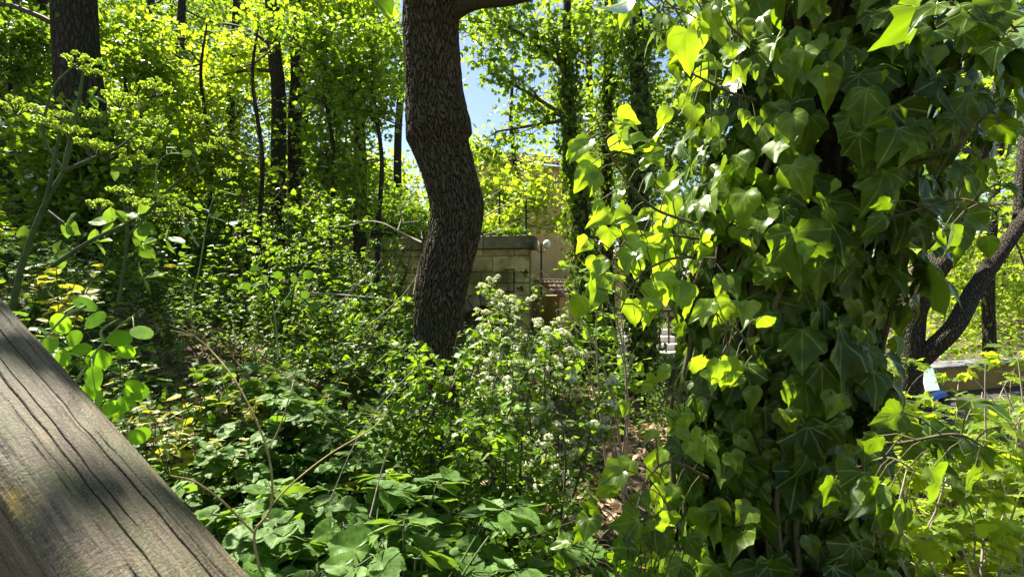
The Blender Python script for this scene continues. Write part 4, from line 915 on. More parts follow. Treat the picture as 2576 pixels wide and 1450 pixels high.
# ------------------------------------------------------------------ timber handrail, nearest thing at the left
def timber():
    g = R(91); d = nrm(np.array([-2.03, 1.0, 1.11])); c = P(338, 1098, .50)     # point on the upper right edge
    up = nrm(np.array([0, 0, 1.]) - d * d[2]); s = nrm(np.cross(d, up)); 
    if s[0] > 0 and s[1] < 0: pass
    # s: across, pointing away from the camera side
    if np.dot(s, np.array([.6, .8, 0])) < 0: s = -s
    W_, H_ = .106, .10; rc = .03; L = 2.6; nl = 1000; ns = 150
    # rounded-rectangle section, arc-length parametrised
    per = []
    hw, hh = W_ / 2 - rc, H_ / 2 - rc
    def arc(cx, cy, a0, a1, n): return [(cx + rc * math.cos(a), cy + rc * math.sin(a)) for a in np.linspace(a0, a1, n, endpoint=False)]
    top = [(x, H_ / 2) for x in np.linspace(hw, -hw, 230, endpoint=False)]
    per = arc(hw, hh, 0, math.pi / 2, 90) + top + arc(-hw, hh, math.pi / 2, math.pi, 16) + [(-W_ / 2, y) for y in np.linspace(hh, -hh, 30, endpoint=False)] + arc(-hw, -hh, math.pi, 1.5 * math.pi, 6) + [(x, -H_ / 2) for x in np.linspace(-hw, hw, 6, endpoint=False)] + arc(hw, -hh, 1.5 * math.pi, 2 * math.pi, 6) + [(W_ / 2, y) for y in np.linspace(-hh, hh, 12, endpoint=False)]
    per = np.array(per); n = len(per); nr_ = nrm(np.column_stack([per[:, 0] - np.clip(per[:, 0], -hw, hw), per[:, 1] - np.clip(per[:, 1], -hh, hh)]))
    al = np.concatenate([[0], np.cumsum(np.linalg.norm(np.diff(per, axis=0), axis=1))])
    S = np.concatenate([np.linspace(-1., -.62, 60, endpoint=False), np.linspace(-.62, .75, nl - 140, endpoint=False), np.linspace(.75, 1.6, 80)]); A, SS = np.meshgrid(al, S)
    h = .00025 * np.sin(A * 900 + 6 * np.sin(SS * 3) + 3 * np.sin(A * 120)) + .0003 * np.sin(A * 420 + 4 * np.sin(SS * 5 + 2))
    edge_ = np.exp(-((A - .046) / .012) ** 2); h -= edge_ * .0022 * np.clip(np.sin(SS * 17) + .7 * np.sin(SS * 41 + 1) + .5 * np.sin(SS * 83 + A * 200) - .5, 0, 3)
    h += .0015 * np.sin(SS * 4 + A * 20) + g.normal(0, .00018, A.shape)
    crack = np.zeros_like(A)
    for k in range(230):
        big = k < 9
        a0 = g.uniform(.005, .22) if not big else [.030, .045, .053, .072, .083, .094, .110, .038, .119][k]
        s0 = g.uniform(-.6, .7) if not big else g.uniform(-.55, .15); ln = g.uniform(.03, .22) if not big else g.uniform(.35, .9)
        wd_ = g.uniform(.0002, .0005) if not big else g.uniform(.0004, .0009); dp = g.uniform(.0004, .0011) if not big else g.uniform(.0014, .0024)
        cl = a0 + .0006 * np.sin(SS * g.uniform(4, 9) + k) + .0003 * np.sin(SS * 37 + k) + .0003 * np.sin(SS * 113 + 2 * k) + g.uniform(-.007, .007) * (SS - s0)
        e = sstep(s0, s0 + .06, SS) * sstep(s0 + ln, s0 + ln - .06, SS)
        q_ = e * np.exp(-((A - cl) / (wd_ * (.5 + .5 * e))) ** 2); h -= dp * q_; crack = np.maximum(crack, q_ * (1. if big else .75))
    cen_ = c - s * (W_ / 2 - .004) - up * (H_ / 2 - .004)
    ctr = cen_[None] + d[None] * S[:, None]
    V = ctr[:, None] + (per[None, :, 0] + h * nr_[None, :, 0])[..., None] * s + (per[None, :, 1] + h * nr_[None, :, 1])[..., None] * up
    i = np.arange(nl - 1)[:, None] * n; j = np.arange(n)[None]; k2 = (j + 1) % n
    f = np.stack([i + j, i + k2, i + n + k2, i + n + j], -1).reshape(-1, 4)
    uv = np.stack([A, SS], -1).reshape(-1, 2)
    mb = MB(); mb.add(V.reshape(-1, 3), f, uv, 1 - crack.ravel())
    m, t, out = newmat('weathered_timber'); L_ = t.links.new
    u_ = node(t, 'ShaderNodeUVMap'); mp = node(t, 'ShaderNodeMapping'); mp.inputs['Scale'].default_value = (1, .045, 1); L_(u_.outputs[0], mp.inputs[0])
    n1 = node(t, 'ShaderNodeTexNoise', i_Scale=220., i_Detail=6., i_Roughness=.7); L_(mp.outputs[0], n1.inputs['Vector'])
    mp2 = node(t, 'ShaderNodeMapping'); mp2.inputs['Scale'].default_value = (1, .3, 1); L_(u_.outputs[0], mp2.inputs[0])
    n2 = node(t, 'ShaderNodeTexNoise', i_Scale=34., i_Detail=10., i_Roughness=.72); L_(mp2.outputs[0], n2.inputs['Vector'])
    n3 = node(t, 'ShaderNodeTexNoise', i_Scale=420., i_Detail=4.); L_(u_.outputs[0], n3.inputs['Vector'])
    n4 = node(t, 'ShaderNodeTexNoise', i_Scale=11., i_Detail=6.); L_(u_.outputs[0], n4.inputs['Vector'])
    mr = lambda o, a, b, c_=0., d_=1.: (lambda q: (L_(o, q.inputs[0]), q.outputs[0])[1])(node(t, 'ShaderNodeMapRange', i_From_Min=a, i_From_Max=b, i_To_Min=c_, i_To_Max=d_))
    col = mixrgb(t, mr(n1.outputs[0], .36, .64), (.030, .023, .012, 1), (.185, .142, .080, 1))
    col = mixrgb(t, mr(n2.outputs[0], .45, .60, 0, .85), col, (.085, .085, .032, 1))       # greenish algae film
    col = mixrgb(t, mr(n2.outputs[0], .30, .42, .75, 0.), col, (.10, .066, .042, 1))       # bare reddish wood
    col = mixrgb(t, mr(n3.outputs[0], .56, .64, 0, .5), col, (.24, .21, .15, 1))          # lichen specks
    col = mixrgb(t, mth(t, 'MULTIPLY', mr(n4.outputs[0], .62, .72, 0, .9), mr(n2.outputs[0], .42, .55)), col, (.26, .18, .03, 1))          # orange lichen patches
    at = node(t, 'ShaderNodeAttribute', attribute_name='rnd')
    col = mixrgb(t, mr(at.outputs['Fac'], .1, .8, .95, 0.), col, (.022, .016, .011, 1))   # darker colour inside the cracks
    bs = node(t, 'ShaderNodeBsdfPrincipled', i_Roughness=.72); bs.inputs['Specular IOR Level'].default_value = .3; L_(col, bs.inputs[0])
    hh_ = mth(t, 'ADD', n1.outputs[0], mth(t, 'MULTIPLY', n3.outputs[0], .6)); b = node(t, 'ShaderNodeBump', i_Strength=.9, i_Distance=.0015); L_(hh_, b.inputs['Height']); L_(b.outputs[0], bs.inputs['Normal'])
    L_(bs.outputs[0], out.inputs[0])
    root = thing('handrail', 'thick weathered grey-brown timber handrail with long cracks crossing the lower left corner', 'handrail')
    mb.build('timber_beam', m, root)
    for q in (-.55, 1.3):
        p = cen_ + d * q - up * (H_ / 2 - .01); m_ = MB(); tube(m_, [p, np.array([p[0], p[1], slope_z(p[0], p[1]) - .2])], .06, 20, cap=True); m_.build('post', m, root)
    rebase(root, cen_.tolist())
timber()

# ------------------------------------------------------------------ plants
def slope_pick(g, n, poly_fn): pass
def herb_alex(seed, h=.45, n=9, leaf=.085):
    """broad-leaved herb: stalks each ending in three-part toothed leaves"""
    g = R(seed); lf = MB(); st = MB()
    for i in range(n):
        az = g.random() * 6.28; r = g.uniform(.05, .32) * h / .45; hh = h * g.uniform(.5, 1.1)
        tip = np.array([math.cos(az) * r, math.sin(az) * r, hh]); mid = tip * [.35, .35, .65]; p = smooth_path([(0, 0, 0), mid, tip], 5)
        tube(st, p, (.005, .0025), 5)
        out = np.array([math.cos(az), math.sin(az), 0]); sd = np.array([-out[1], out[0], 0])
        nrmv = nrm(np.array([0, 0, 1.]) + out * .35 + g.normal(0, .2, 3))
        for (k, dd, q) in ((0, out * 1. + [0, 0, -.2], .045), (1, sd + out * .35, .012), (2, -sd + out * .35, .012)):
            c = tip + nrm(dd) * q; tube(st, [tip, c], (.0022, .0018), 4)
            for (e, o2, sz) in ((nrm(dd), 0, 1.), (nrm(dd + sd * .9 if k != 2 else dd - out * .9), 1, .72), (nrm(dd - sd * .9 if k != 1 else dd - out * .9), 1, .72)):
                place(lf, T_serr[int(g.integers(3))], [c + e * .004], [e + g.normal(0, .12, 3)], [nrmv + g.normal(0, .18, 3)], leaf * sz * g.uniform(.8, 1.15), g.random())
    return lf, st
def herb_bush(seed, h=.4, w=.3, stems=14, per=10, leaf=.04, T=None, up=.4, droop=.3):
    g = R(seed); lf = MB(); st = MB()
    for i in range(stems):
        az = g.random() * 6.28; r = g.random() ** .6 * w; hh = h * g.uniform(.5, 1.1); b = np.array([math.cos(az), math.sin(az), 0]) * r * .3
        p = smooth_path([b, b + [math.cos(az) * r * .4, math.sin(az) * r * .4, hh * .6], b + [math.cos(az) * r, math.sin(az) * r, hh]], 5); tube(st, p, (.003, .0012), 4)
        k = np.sort(g.random(per)) ** .7; pos = p[(k * (len(p) - 1)).astype(int)] + g.normal(0, .012, (per, 3)); a = g.random(per) * 6.28
        d = np.stack([np.cos(a), np.sin(a), g.normal(up - droop, .3, per)], -1)
        place(lf, T, pos, d, rdir(g, per, 1.6, .5), leaf * g.uniform(.6, 1.25, per) * (1.15 - .4 * k), g.random(per))
    return lf, st
def make_plant(name, label, cat, group, lf, st, lmat, smat=M_stem, lname='leaves'):
    root = thing(name, label, cat, group); a = lf.build(lname, lmat, root); b = st.build('stem', smat, root); return root
def put(o, x, y, rz, s, dz=-.02, tilt=0):
    o.location = (x, y, slope_z(x, y) + dz); o.rotation_euler = (tilt, 0, rz); o.scale = (s, s, s)
protoA = [make_plant('broad_leaved_herb', 'lush broad-leaved toothed herb crowding the slope in front of the oak', 'herb', 'broad-leaved herbs in the foreground', *herb_alex(300 + i, .5, 10, .105), M_alex) for i in range(4)]
protoB = [make_plant('leafy_herb', 'small leafy green herb on the shaded slope', 'herb', 'small herbs on the slope', *herb_bush(320 + i, [.34, .45, .3, .4, .5][i % 5], .26, 14, [12, 9, 8, 15, 7][i % 5], [.036, .048, .060, .032, .066][i % 5], [T_lobe, T_heart, T_lobe, T_oval, T_serr][i % 5], .35), [M_herb, M_herb2, M_herb, M_herb2, M_herb][i % 5]) for i in range(5)]
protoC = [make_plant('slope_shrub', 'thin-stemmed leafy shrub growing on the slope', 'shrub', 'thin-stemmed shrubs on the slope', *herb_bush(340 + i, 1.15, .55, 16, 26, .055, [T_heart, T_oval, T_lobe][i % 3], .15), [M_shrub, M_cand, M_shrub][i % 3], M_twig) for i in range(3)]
used = set(); LASTP = ['']
def inst(protos, g, x, y, s, dz=-.03):
    i = int(g.integers(len(protos))); o = protos[i]; LASTP[0] = o.name
    if id(o) in used or o.name in used: o = copy_tree(o)
    else: used.add(o.name)
    put(o, x, y, float(g.uniform(0, 6.28)), s, dz, float(g.normal(0, .06))); return o
g = R(400)
# broad herbs in the foreground strip
cnt = 0
for _ in range(4000):
    y = g.uniform(.75, 3.4); x = g.uniform(-.62, .12) * y - .05
    u = UC + x / y * F
    if u < 420 + 120 * (y > 1.6) or u > 1400: continue
    if y > 2.2 and g.random() > .5: continue
    if abs(x - opath[2][0]) < .25 and abs(y - OD) < .3: continue
    o = inst(protoA, g, x, y, float(g.uniform(.75, 1.1)) * (1.0 if y < 2 else .8)); cnt += 1
    o['label'] = 'lush broad-leaved toothed herb ' + ('beside the base of the dry forked stalk' if abs(u - 680) < 110 and y < 1.7 else 'along the lower edge of the handrail' if u < 600 else 'in front of the oak foot' if y > 2.2 else 'at the bottom edge below the oak' if y < 1.3 else 'in the middle of the foreground bed' if u < 1050 else 'at the right side of the foreground bed')
    if cnt >= 85: break
cnt = 0
for _ in range(9000):
    y = g.uniform(1.2, 8.5); x = g.uniform(-1.15, -.1) * y
    if y < 2.0 and x > -.9: continue
    # keep some litter patches open
    u = UC + x / y * F; v = VC - (slope_z(x, y) - ZC) / y * F
    if 330 < u < 860 and 900 < v < 1130 and g.random() > .22: continue
    o = inst(protoB, g, x, y, float(g.uniform(.7, 1.3)) * (1 + .05 * y)); cnt += 1
    kind_ = {'leafy_herb': 'lobed-leaved', 'leafy_herb.001': 'heart-leaved', 'leafy_herb.002': 'lobed-leaved', 'leafy_herb.003': 'oval-leaved', 'leafy_herb.004': 'toothed-leaved'}[LASTP[0]]
    where_ = 'at the far left under the umbels' if u < 250 else 'just above the timber handrail' if u < 480 and y < 3 else 'high on the slope toward the rusty panels' if y > 5.5 and u < 800 else 'before the left part of the stone wall' if y > 5.5 else 'in the middle of the slope below the slim trunks' if u < 720 else 'around the hollow left of the oak foot'
    o['label'] = 'small ' + kind_ + ' green herb ' + where_
    if cnt >= 230: break
SHL = {(-3.2, 5.2): 'leafy shrub on the slope straight above the dim honesty plant', (-2.4, 5.6): 'shrub left of the tall sapling with slim curved stems', (-1.9, 6.2): 'shrub behind the tall sapling with slim curved stems', (-2.9, 7.0): 'shrub below the small dark rusty panel', (-4.2, 6.5): 'shrub right of the larger rusty panel, low down', (-5.2, 7.5): 'shrub partly hiding the larger rusty panel',
 (-3.8, 8.4): 'shrub at the foot of the paired slim trunks', (-1.2, 5.2): 'low shrub in the hollow against the left side of the oak', (-1.6, 7.4): 'shrub growing at the left end of the stone wall', (-4.9, 5.4): 'shrub behind the slanting umbel plant', (-6.2, 6.4): 'shrub at the foot of the thick dark trunk', (-6.5, 8.8): 'shrub between the thick dark trunk and the larger rusty panel', (-2.2, 4.4): 'small shrub in front of the tall curved-stem sapling',
 (-1.0, 6.6): 'shrub between the oak trunk and the stone wall', (-.2, 7.6): 'low shrub at the foot of the stone wall arch, left one', (.9, 7.4): 'shrub under the right-hand corner of the stone wall', (1.9, 6.4): 'low shrub before the foot of the leaning ivy-clad trunk', (2.7, 7.4): 'shrub at the foot of the stout ivy-clad trunk', (1.6, 8.6): 'shrub in front of the low ochre shed', (-7.6, 7.4): 'shrub at the far left edge below the wood',
 (-5.6, 9.8): 'shrub above the larger rusty panel', (3.4, 5.2): 'shrub just left of the big ivy column', (2.5, 4.6): 'small shrub beside the sunlit leaf litter', (.5, 10.4): 'shrub behind the right-hand corner of the stone wall', (1.4, 10.0): 'shrub beside the twin globe lamp and shed'}
for (x, y, s) in [(-3.2, 5.2, 1.0), (-2.4, 5.6, 1.1), (-1.9, 6.2, 1.2), (-2.9, 7.0, 1.1), (-4.2, 6.5, 1.2), (-5.2, 7.5, 1.2), (-3.8, 8.4, 1.1), (-1.2, 5.2, .8), (-1.6, 7.4, .9), (-4.9, 5.4, 1.1), (-6.2, 6.4, 1.2), (-6.5, 8.8, 1.4), (-2.2, 4.4, .8), (-1.0, 6.6, .8), (-.2, 7.6, .8), (.9, 7.4, .8), (1.9, 6.4, .7), (2.7, 7.4, .9), (1.6, 8.6, .9), (-7.6, 7.4, 1.3), (-5.6, 9.8, 1.4), (3.4, 5.2, .9), (2.5, 4.6, .7), (.5, 10.4, .9), (1.4, 10.0, .8)]:
    o = inst(protoC, g, x, y, s); o['label'] = SHL[(x, y)]

# stuff: undergrowth on the far slope and terrace, fallen leaves, low ground cover
def carpet(name, mat, T, size, n, region, hfun, seed, up=1.2):
    g = R(seed); x, y = region(g, n); z = ground(x, y); h = hfun(x, y, g); pos = np.stack([x, y, z + h], -1); m = len(x)
    d = g.normal(0, 1, (m, 3)); d[:, 2] *= .5
    mb = MB(); place(mb, T, pos, d, rdir(g, m, up, .6), size * g.uniform(.6, 1.3, m) * (1 + .05 * y), g.random(m)); return tag(mb.build(name, mat), kind='stuff')
def reg(u0, u1, y0, y1):
    def f(g, n):
        y = y0 + (y1 - y0) * g.random(n) ** .8; return g.uniform((u0 - UC) / F, (u1 - UC) / F, n) * y, y
    return f
bumpy = lambda a: (lambda x, y, g: a * g.random(len(x)) ** .8 * (.55 + .45 * np.sin(x * 2.3 + 1) * np.sin(y * 1.9) + .25 * np.sin(x * 5.1 + y * 3)))
carpet('undergrowth', M_herb, T_heart, .06, 34000, reg(-500, 1100, 5.0, 13), bumpy(.9), 500)
carpet('undergrowth', M_can, [HEXL], .085, 26000, reg(-500, 1350, 10.5, 24), bumpy(1.6), 501)
carpet('undergrowth', M_herb, [HEXL], .05, 14000, reg(1150, 2000, 5.5, 16), bumpy(.45), 502)
carpet('undergrowth', M_herb, [HEXL], .07, 12000, reg(2000, 3300, 4, 16), bumpy(.5), 503)
def terr_reg(g, n):
    al = g.uniform(0.1, 4.2, n); s = g.uniform(.02, 1.6, n) ** 1.2; x = WA[0] + wd[0] * al - wn[0] * s; y = WA[1] + wd[1] * al - wn[1] * s; k = x < WA[0]; return x[k], y[k]
def terr_h(x, y, g): 
    al = (x - WA[0]) * wd[0] + (y - WA[1]) * wd[1]
    return np.maximum(WA[2] - ground(x, y), 0) + g.random(len(x)) ** 1.3 * np.clip(.10 + .32 * (al - .6), .12, .95)
carpet('terrace_undergrowth', M_herb, [HEXL], .045, 12000, terr_reg, terr_h, 504)
def lit_reg(g, n):
    y = .8 + 7.5 * g.random(n) ** 1.2; return g.uniform(-1.15, .8, n) * y, y
carpet('fallen_leaves', M_litter, T_oak + [HEXL], .065, 26000, lit_reg, lambda x, y, g: .035 * g.random(len(x)), 505, 1.0)
carpet('ground_cover', M_herb2, T_heart, .026, 16000, reg(100, 1500, 1.0, 6), lambda x, y, g: .16 * g.random(len(x)) * (np.sin(x * 3.3 + 2) * np.sin(y * 2.7 + 1) > -.1), 506)

# ------------------------------------------------------------------ hawthorn in bloom, shrub before the oak, dead twigs
def spray_shrub(name, label, base, tips, T, leaf, mat, seed, bmat=M_twig, per=60, sub=5, subl=.3, r0=.012, blossoms=None, flat=.5, cat='shrub', group=None, up=1.):
    root = thing(name, label, cat, group); g = R(seed); lf = MB(); st = MB(); bl = MB(); base = np.array(base, float)
    for ti, tip in enumerate(tips):
        tip = np.array(tip[:3], float); path = bez(base + g.normal(0, .03, 3) * [1, 1, 0], tip, g, .10, 14); tube(st, path, (r0, r0 * .25), 6)
        for s in range(sub):
            k = int(g.integers(4, 14)); a = path[k]; e = a + rdir(g, 1, .25)[0] * subl * g.uniform(.5, 1.2); tw = bez(a, e, g, .12, 6); tube(st, tw, (.0035, .0012), 4)
            n = max(3, int(per / sub)); idx = g.integers(1, 6, n); pos = tw[idx] + g.normal(0, .02, (n, 3)) * [1, 1, flat]
            d = g.normal(0, 1, (n, 3)); d[:, 2] = d[:, 2] * .4 - .25
            place(lf, T, pos, d, rdir(g, n, up * 1.5, .5), leaf * g.uniform(.6, 1.2, n), g.random(n))
            if blossoms:
                for q in range(blossoms):
                    c = tw[int(g.integers(2, 6))] + np.array([0, 0, .012]) + g.normal(0, .008, 3); m_ = 34
                    o = rdir(g, m_, .8); pos = c + o * np.array([.030, .030, .016]) * g.uniform(.6, 1, (m_, 1))
                    place(bl, T_round, pos, np.cross(o, rdir(g, m_)), o, .014, g.random(m_))
    st.build('stem', bmat, root); lf.build('leaves', mat, root)
    if blossoms: bl.build('blossom', M_blos, root)
    rebase(root, base.tolist()); return root
hb = P(1330, 1180, 3.95); hb[2] = slope_z(hb[0], hb[1])
spray_shrub('hawthorn_bush', 'hawthorn bush with clusters of white blossom just right of the oak', hb,
    [P(1215, 745, 4.1), P(1270, 760, 3.9), P(1340, 785, 3.8), P(1200, 830, 4.1), P(1260, 830, 3.8), P(1310, 805, 4.), P(1240, 880, 3.8), P(1390, 820, 3.9), P(1440, 850, 3.9)], T_lobe, .034, M_shrub, 601, M_twig, 330, 18, .28, .010, 3)
hb2 = P(1340, 1290, 2.9); hb2[2] = slope_z(hb2[0], hb2[1])
spray_shrub('hawthorn_bush', 'arching hawthorn branch with white blossom hanging over the sunlit leaf litter', hb2,
    [P(1400, 960, 2.7), P(1450, 990, 2.7), P(1500, 1020, 2.6), P(1530, 1090, 2.6), P(1330, 900, 2.8)], T_lobe, .030, M_shrub, 602, M_twig, 240, 12, .2, .009, 2)
sb = P(1090, 1330, 2.5); sb[2] = slope_z(sb[0], sb[1])
spray_shrub('heart_leaved_shrub', 'wispy shrub with small heart-shaped leaves before the foot of the oak', sb,
    [P(1150, 840, 2.7), P(1100, 900, 2.6), P(1080, 970, 2.5), P(1140, 1040, 2.4), P(1040, 850, 2.8), P(1060, 920, 2.7), P(1200, 900, 2.6), P(960, 960, 2.6), P(1130, 980, 2.4), P(1050, 1020, 2.3), P(900, 900, 2.9), P(1230, 1010, 2.5)], T_heart, .040, M_shrub, 603, M_twig, 190, 14, .26, .008)
sb = P(1290, 1500, 2.1); sb[2] = slope_z(sb[0], sb[1])
spray_shrub('heart_leaved_shrub', 'thin dark-stemmed shrub rising through the gully right of the broad herbs', sb,
    [P(1370, 920, 2.3), P(1330, 980, 2.3), P(1240, 960, 2.3), P(1270, 1040, 2.2), P(1290, 1120, 2.1), P(1240, 1200, 2.2), P(1190, 1060, 2.3), P(1200, 1150, 2.3)], T_heart, .040, M_shrub, 604, M_twig, 170, 12, .26, .009)
sb = P(1420, 1700, 2.0); sb[2] = slope_z(sb[0], sb[1])
spray_shrub('low_shrub', 'sunlit small-leaved shrub at the bottom between herbs and ivy', sb,
    [P(1320, 1270, 1.9), P(1300, 1330, 1.8), P(1390, 1400, 1.7), P(1250, 1380, 1.9)], T_heart, .034, M_shrub, 605, M_twig, 170, 12, .22, .006)
for (u, v, d, lab, tips) in ((850, 960, 4.6, 'leafy shrub in the hollow left of the oak trunk', [(830, 790), (900, 760), (960, 820), (800, 860), (1000, 760), (1010, 860), (900, 880)]),
                             (700, 800, 5.4, 'tall sapling with slim curved stems midway up the slope', [(720, 520), (660, 560), (760, 600), (830, 560), (640, 660), (800, 680), (700, 430)]),
                             (900, 800, 6.4, 'shrub shading the left end of the stone wall', [(860, 560), (930, 590), (1000, 640), (800, 640), (950, 530), (1020, 560)]),
                             (950, 860, 7.6, 'dense bush hiding the left part of the stone wall', [(900, 610), (960, 600), (1020, 620), (870, 660), (1035, 600), (990, 560), (940, 680), (1000, 700), (1040, 660), (1010, 580)]),
                             (1400, 900, 6.6, 'green bush between the stone wall and the ivy-clad trunks', [(1350, 800), (1400, 780), (1450, 800), (1370, 850), (1430, 860), (1340, 740), (1500, 830)]),
                             (1560, 960, 5.6, 'dim bush at the foot of the stout trunk', [(1540, 880), (1600, 870), (1640, 930), (1580, 940)])):
    b_ = P(u, v + 200, d); b_[2] = slope_z(b_[0], b_[1])
    spray_shrub('wild_shrub', lab, b_, [P(a, c, d + (.3 if i % 2 else -.3)) for i, (a, c) in enumerate(tips)], T_lobe if d < 6 else T_maple, .055, M_shrub if d < 6.5 else M_herb, int(u), M_twig, 110, 7, .42, .014)
# oak sprig near the lamp
b_ = P(1560, 1000, 4.2); b_[2] = slope_z(b_[0], b_[1])
spray_shrub('oak_sapling', 'young oak with lobed leaves in front of the tiled shed', b_, [P(1360, 680, 4.0), P(1410, 700, 4.0), P(1450, 670, 4.1), P(1500, 690, 4.1), P(1540, 660, 4.2), P(1530, 790, 4.0), P(1440, 740, 4.0)], T_oak, .10, M_shrub, 611, M_twigp, 36, 5, .25, .012, cat='sapling')
# bare pale twigs left of the oak
root = thing('bare_branches', 'dead pale leafless twigs poking out left of the oak trunk', 'dead branches'); mb = MB(); g = R(620)
def poly(pts, d, r0, r1=.002):
    mb = MB(); tube(mb, smooth_path([P(u, v, d + .1 * math.sin(i * 2)) for i, (u, v) in enumerate(pts)], 6), (r0, r1), 6); mb.build('twig', M_twigp, root)
poly([(1062, 610), (1030, 595), (1000, 580), (960, 560), (920, 556), (880, 566), (845, 570)], 3.9, .009); poly([(1000, 580), (1010, 545), (1005, 520), (1040, 505)], 3.9, .006)
poly([(1010, 560), (1050, 555), (1062, 548)], 3.9, .004); poly([(1062, 600), (1055, 575), (1030, 563)], 3.9, .005); poly([(1040, 740), (1050, 680), (1060, 640)], 3.9, .006)
poly([(860, 870), (950, 800), (1010, 745), (1050, 690)], 3.8, .008); poly([(830, 800), (880, 735), (930, 690), (960, 650)], 3.9, .008); poly([(760, 735), (850, 740), (940, 748), (1040, 760)], 3.9, .009)
poly([(880, 730), (905, 700), (925, 665)], 3.9, .004); poly([(1218, 545), (1260, 520), (1310, 500), (1370, 490)], 3.9, .006); poly([(1215, 590), (1260, 578), (1300, 558)], 3.9, .005); poly([(1220, 500), (1255, 480), (1275, 460)], 3.9, .004)
rebase(root, P(1050, 690, 3.9).tolist())

# honesty (round flat seed pods)
def honesty(label, stems, pods, d, size, seed, mat=M_pod):
    root = thing('honesty_plant', label, 'plant', 'honesty plants with round pods'); g = R(seed); st = MB(); pd = MB()
    for s in stems: tube(st, smooth_path([P(u, v, d) for u, v in s], 6), (.0035, .0015), 6)
    for (u, v, a, w_) in pods:
        c = P(u, v, d + float(g.uniform(-.04, .04))); dd = np.array([math.cos(a), g.normal(0, .2), math.sin(a)]); dd = nrm(dd)
        n = nrm(np.array([g.normal(0, .35), -1., g.normal(.25, .3)])) if w_ > .6 else nrm(np.array([g.normal(0, .3), -.35, 1.]))
        pd = MB(); place(pd, T_round, [c - dd * size / 2], [dd], [n], size * g.uniform(.8, 1.1), g.random()); pd.build('seed_pod', mat, root)
        # stalk to nearest stem point
        sp = np.vstack([smooth_path([P(q, r_, d) for q, r_ in s], 6) for s in stems]); q_ = sp[np.linalg.norm(sp - (c - dd * size * .5), axis=1).argmin()]
        tube(st, [q_, (q_ + c - dd * size * .5) / 2 + [0, 0, .004], c - dd * size * .5], (.0014, .0010), 4)
    st.build('stem', M_stemp, root); rebase(root, P(stems[0][0][0], stems[0][0][1], d).tolist())
honesty('bright backlit honesty stem with round translucent pods beside the handrail', [[(190, 960), (230, 900), (262, 860), (300, 820), (340, 790)], [(215, 770), (170, 790), (120, 840), (90, 870)], [(262, 860), (255, 830), (300, 800)]],
    [(153, 815, 1.9, 1), (240, 803, .2, 1), (190, 848, .3, 1), (303, 850, -.3, 1), (320, 882, -.2, 1), (247, 903, -.4, 1), (236, 947, -1.2, 1), (358, 836, -.5, 0), (185, 770, .5, 0), (210, 878, 0, 1), (215, 765, -.6, 0), (122, 868, .3, 1), (160, 905, -1, 1)], 1.05, .044, 701)
honesty('second shorter honesty stem with pale pods lower down beside the handrail', [[(250, 1030), (290, 1000), (330, 970), (350, 955)], [(250, 1010), (240, 1060)]],
    [(340, 970, .2, 1), (343, 983, -.3, 1), (322, 1015, -.2, 1), (287, 1028, -.2, 1), (250, 1000, .8, 1), (228, 985, .8, 1), (362, 1090, .2, 1), (350, 1100, -.5, 1)], 1.05, .042, 702)
honesty('honesty plant with small dim pods midway between the umbels and the oak', [[(700, 900), (690, 790), (660, 700), (640, 640)], [(690, 790), (740, 720), (770, 660)]],
    [(640, 675, .5, 1), (665, 700, 0, 1), (700, 690, .2, 1), (690, 730, 0, 1), (740, 700, .6, 1), (775, 690, 0, 1), (655, 740, 1, 1), (725, 760, .5, 1), (770, 740, .2, 1), (620, 720, .5, 1), (790, 770, 0, 1)], 2.0, .038, 703, M_podd)
honesty('tall honesty plant with pods beside the lower rusty panel', [[(470, 800), (500, 680), (520, 560), (540, 480)], [(500, 620), (450, 540), (400, 500)], [(400, 500), (392, 430), (420, 388), (490, 390)]],
    [(510, 430, .5, 1), (530, 470, 0, 1), (500, 520, .2, 1), (545, 540, 0, 1), (470, 580, .6, 1), (430, 370, 0, 0), (470, 385, .2, 1), (590, 560, .2, 1), (600, 480, 1, 1)], 1.9, .034, 704, M_podd)
# yellow-green umbels
def umbel_plant(label, stems, umbels, leaves, d, seed, group='flowering umbel plants'):
    root = thing('umbel_plant', label, 'plant', group); g = R(seed); st = MB(); fl = MB(); lf = MB()
    for (pts, r0, r1) in stems: tube(st, smooth_path([P(u, v, d + o) for u, v, o in pts], 7), (r0, r1), 8)
    for (u, v, o, s) in umbels:      # s: radius in m ; rays spread from below
        s = s * .82
        fl = MB(); c = P(u, v, d + o); b = c - np.array([0, 0, s * .9]); k = 10
        for i in range(k):
            a = i * 2.4; rr = s * math.sqrt((i + .5) / k); e = c + np.array([math.cos(a) * rr, math.sin(a) * rr, -.25 * rr * rr / s + g.normal(0, .004)])
            tube(st, [b, (b + e) / 2 + [math.cos(a) * rr * .12, math.sin(a) * rr * .12, 0], e], (.0014, .0009), 4)
            m_ = 20; oo = rdir(g, m_, .9); pos = e + oo * s * .17 * g.uniform(.4, 1, (m_, 1)) * [.8, .8, .6]
            place(fl, HEXL, pos, np.cross(oo, rdir(g, m_)), oo, s * .26, g.random(m_))
        fl.build('umbel', M_umb, root)
    for (u, v, o, sz, a) in leaves:
        c = P(u, v, d + o); out = np.array([math.cos(a), -.2, math.sin(a)]); sd = nrm(np.cross(out, [0, 1, .3]))
        for dd, q in ((out, 1.), (out * .3 + sd, .8), (out * .3 - sd, .8)):
            place(lf, T_serr[int(g.integers(3))], [c], [dd + g.normal(0, .15, 3)], [np.array([0, -.4, .9]) + g.normal(0, .3, 3)], sz * q, g.random())
    st.build('stem', M_stem, root)
    if leaves: lf.build('leaves', M_alex, root)
    rebase(root, P(stems[0][0][0][0], stems[0][0][0][1], d).tolist())
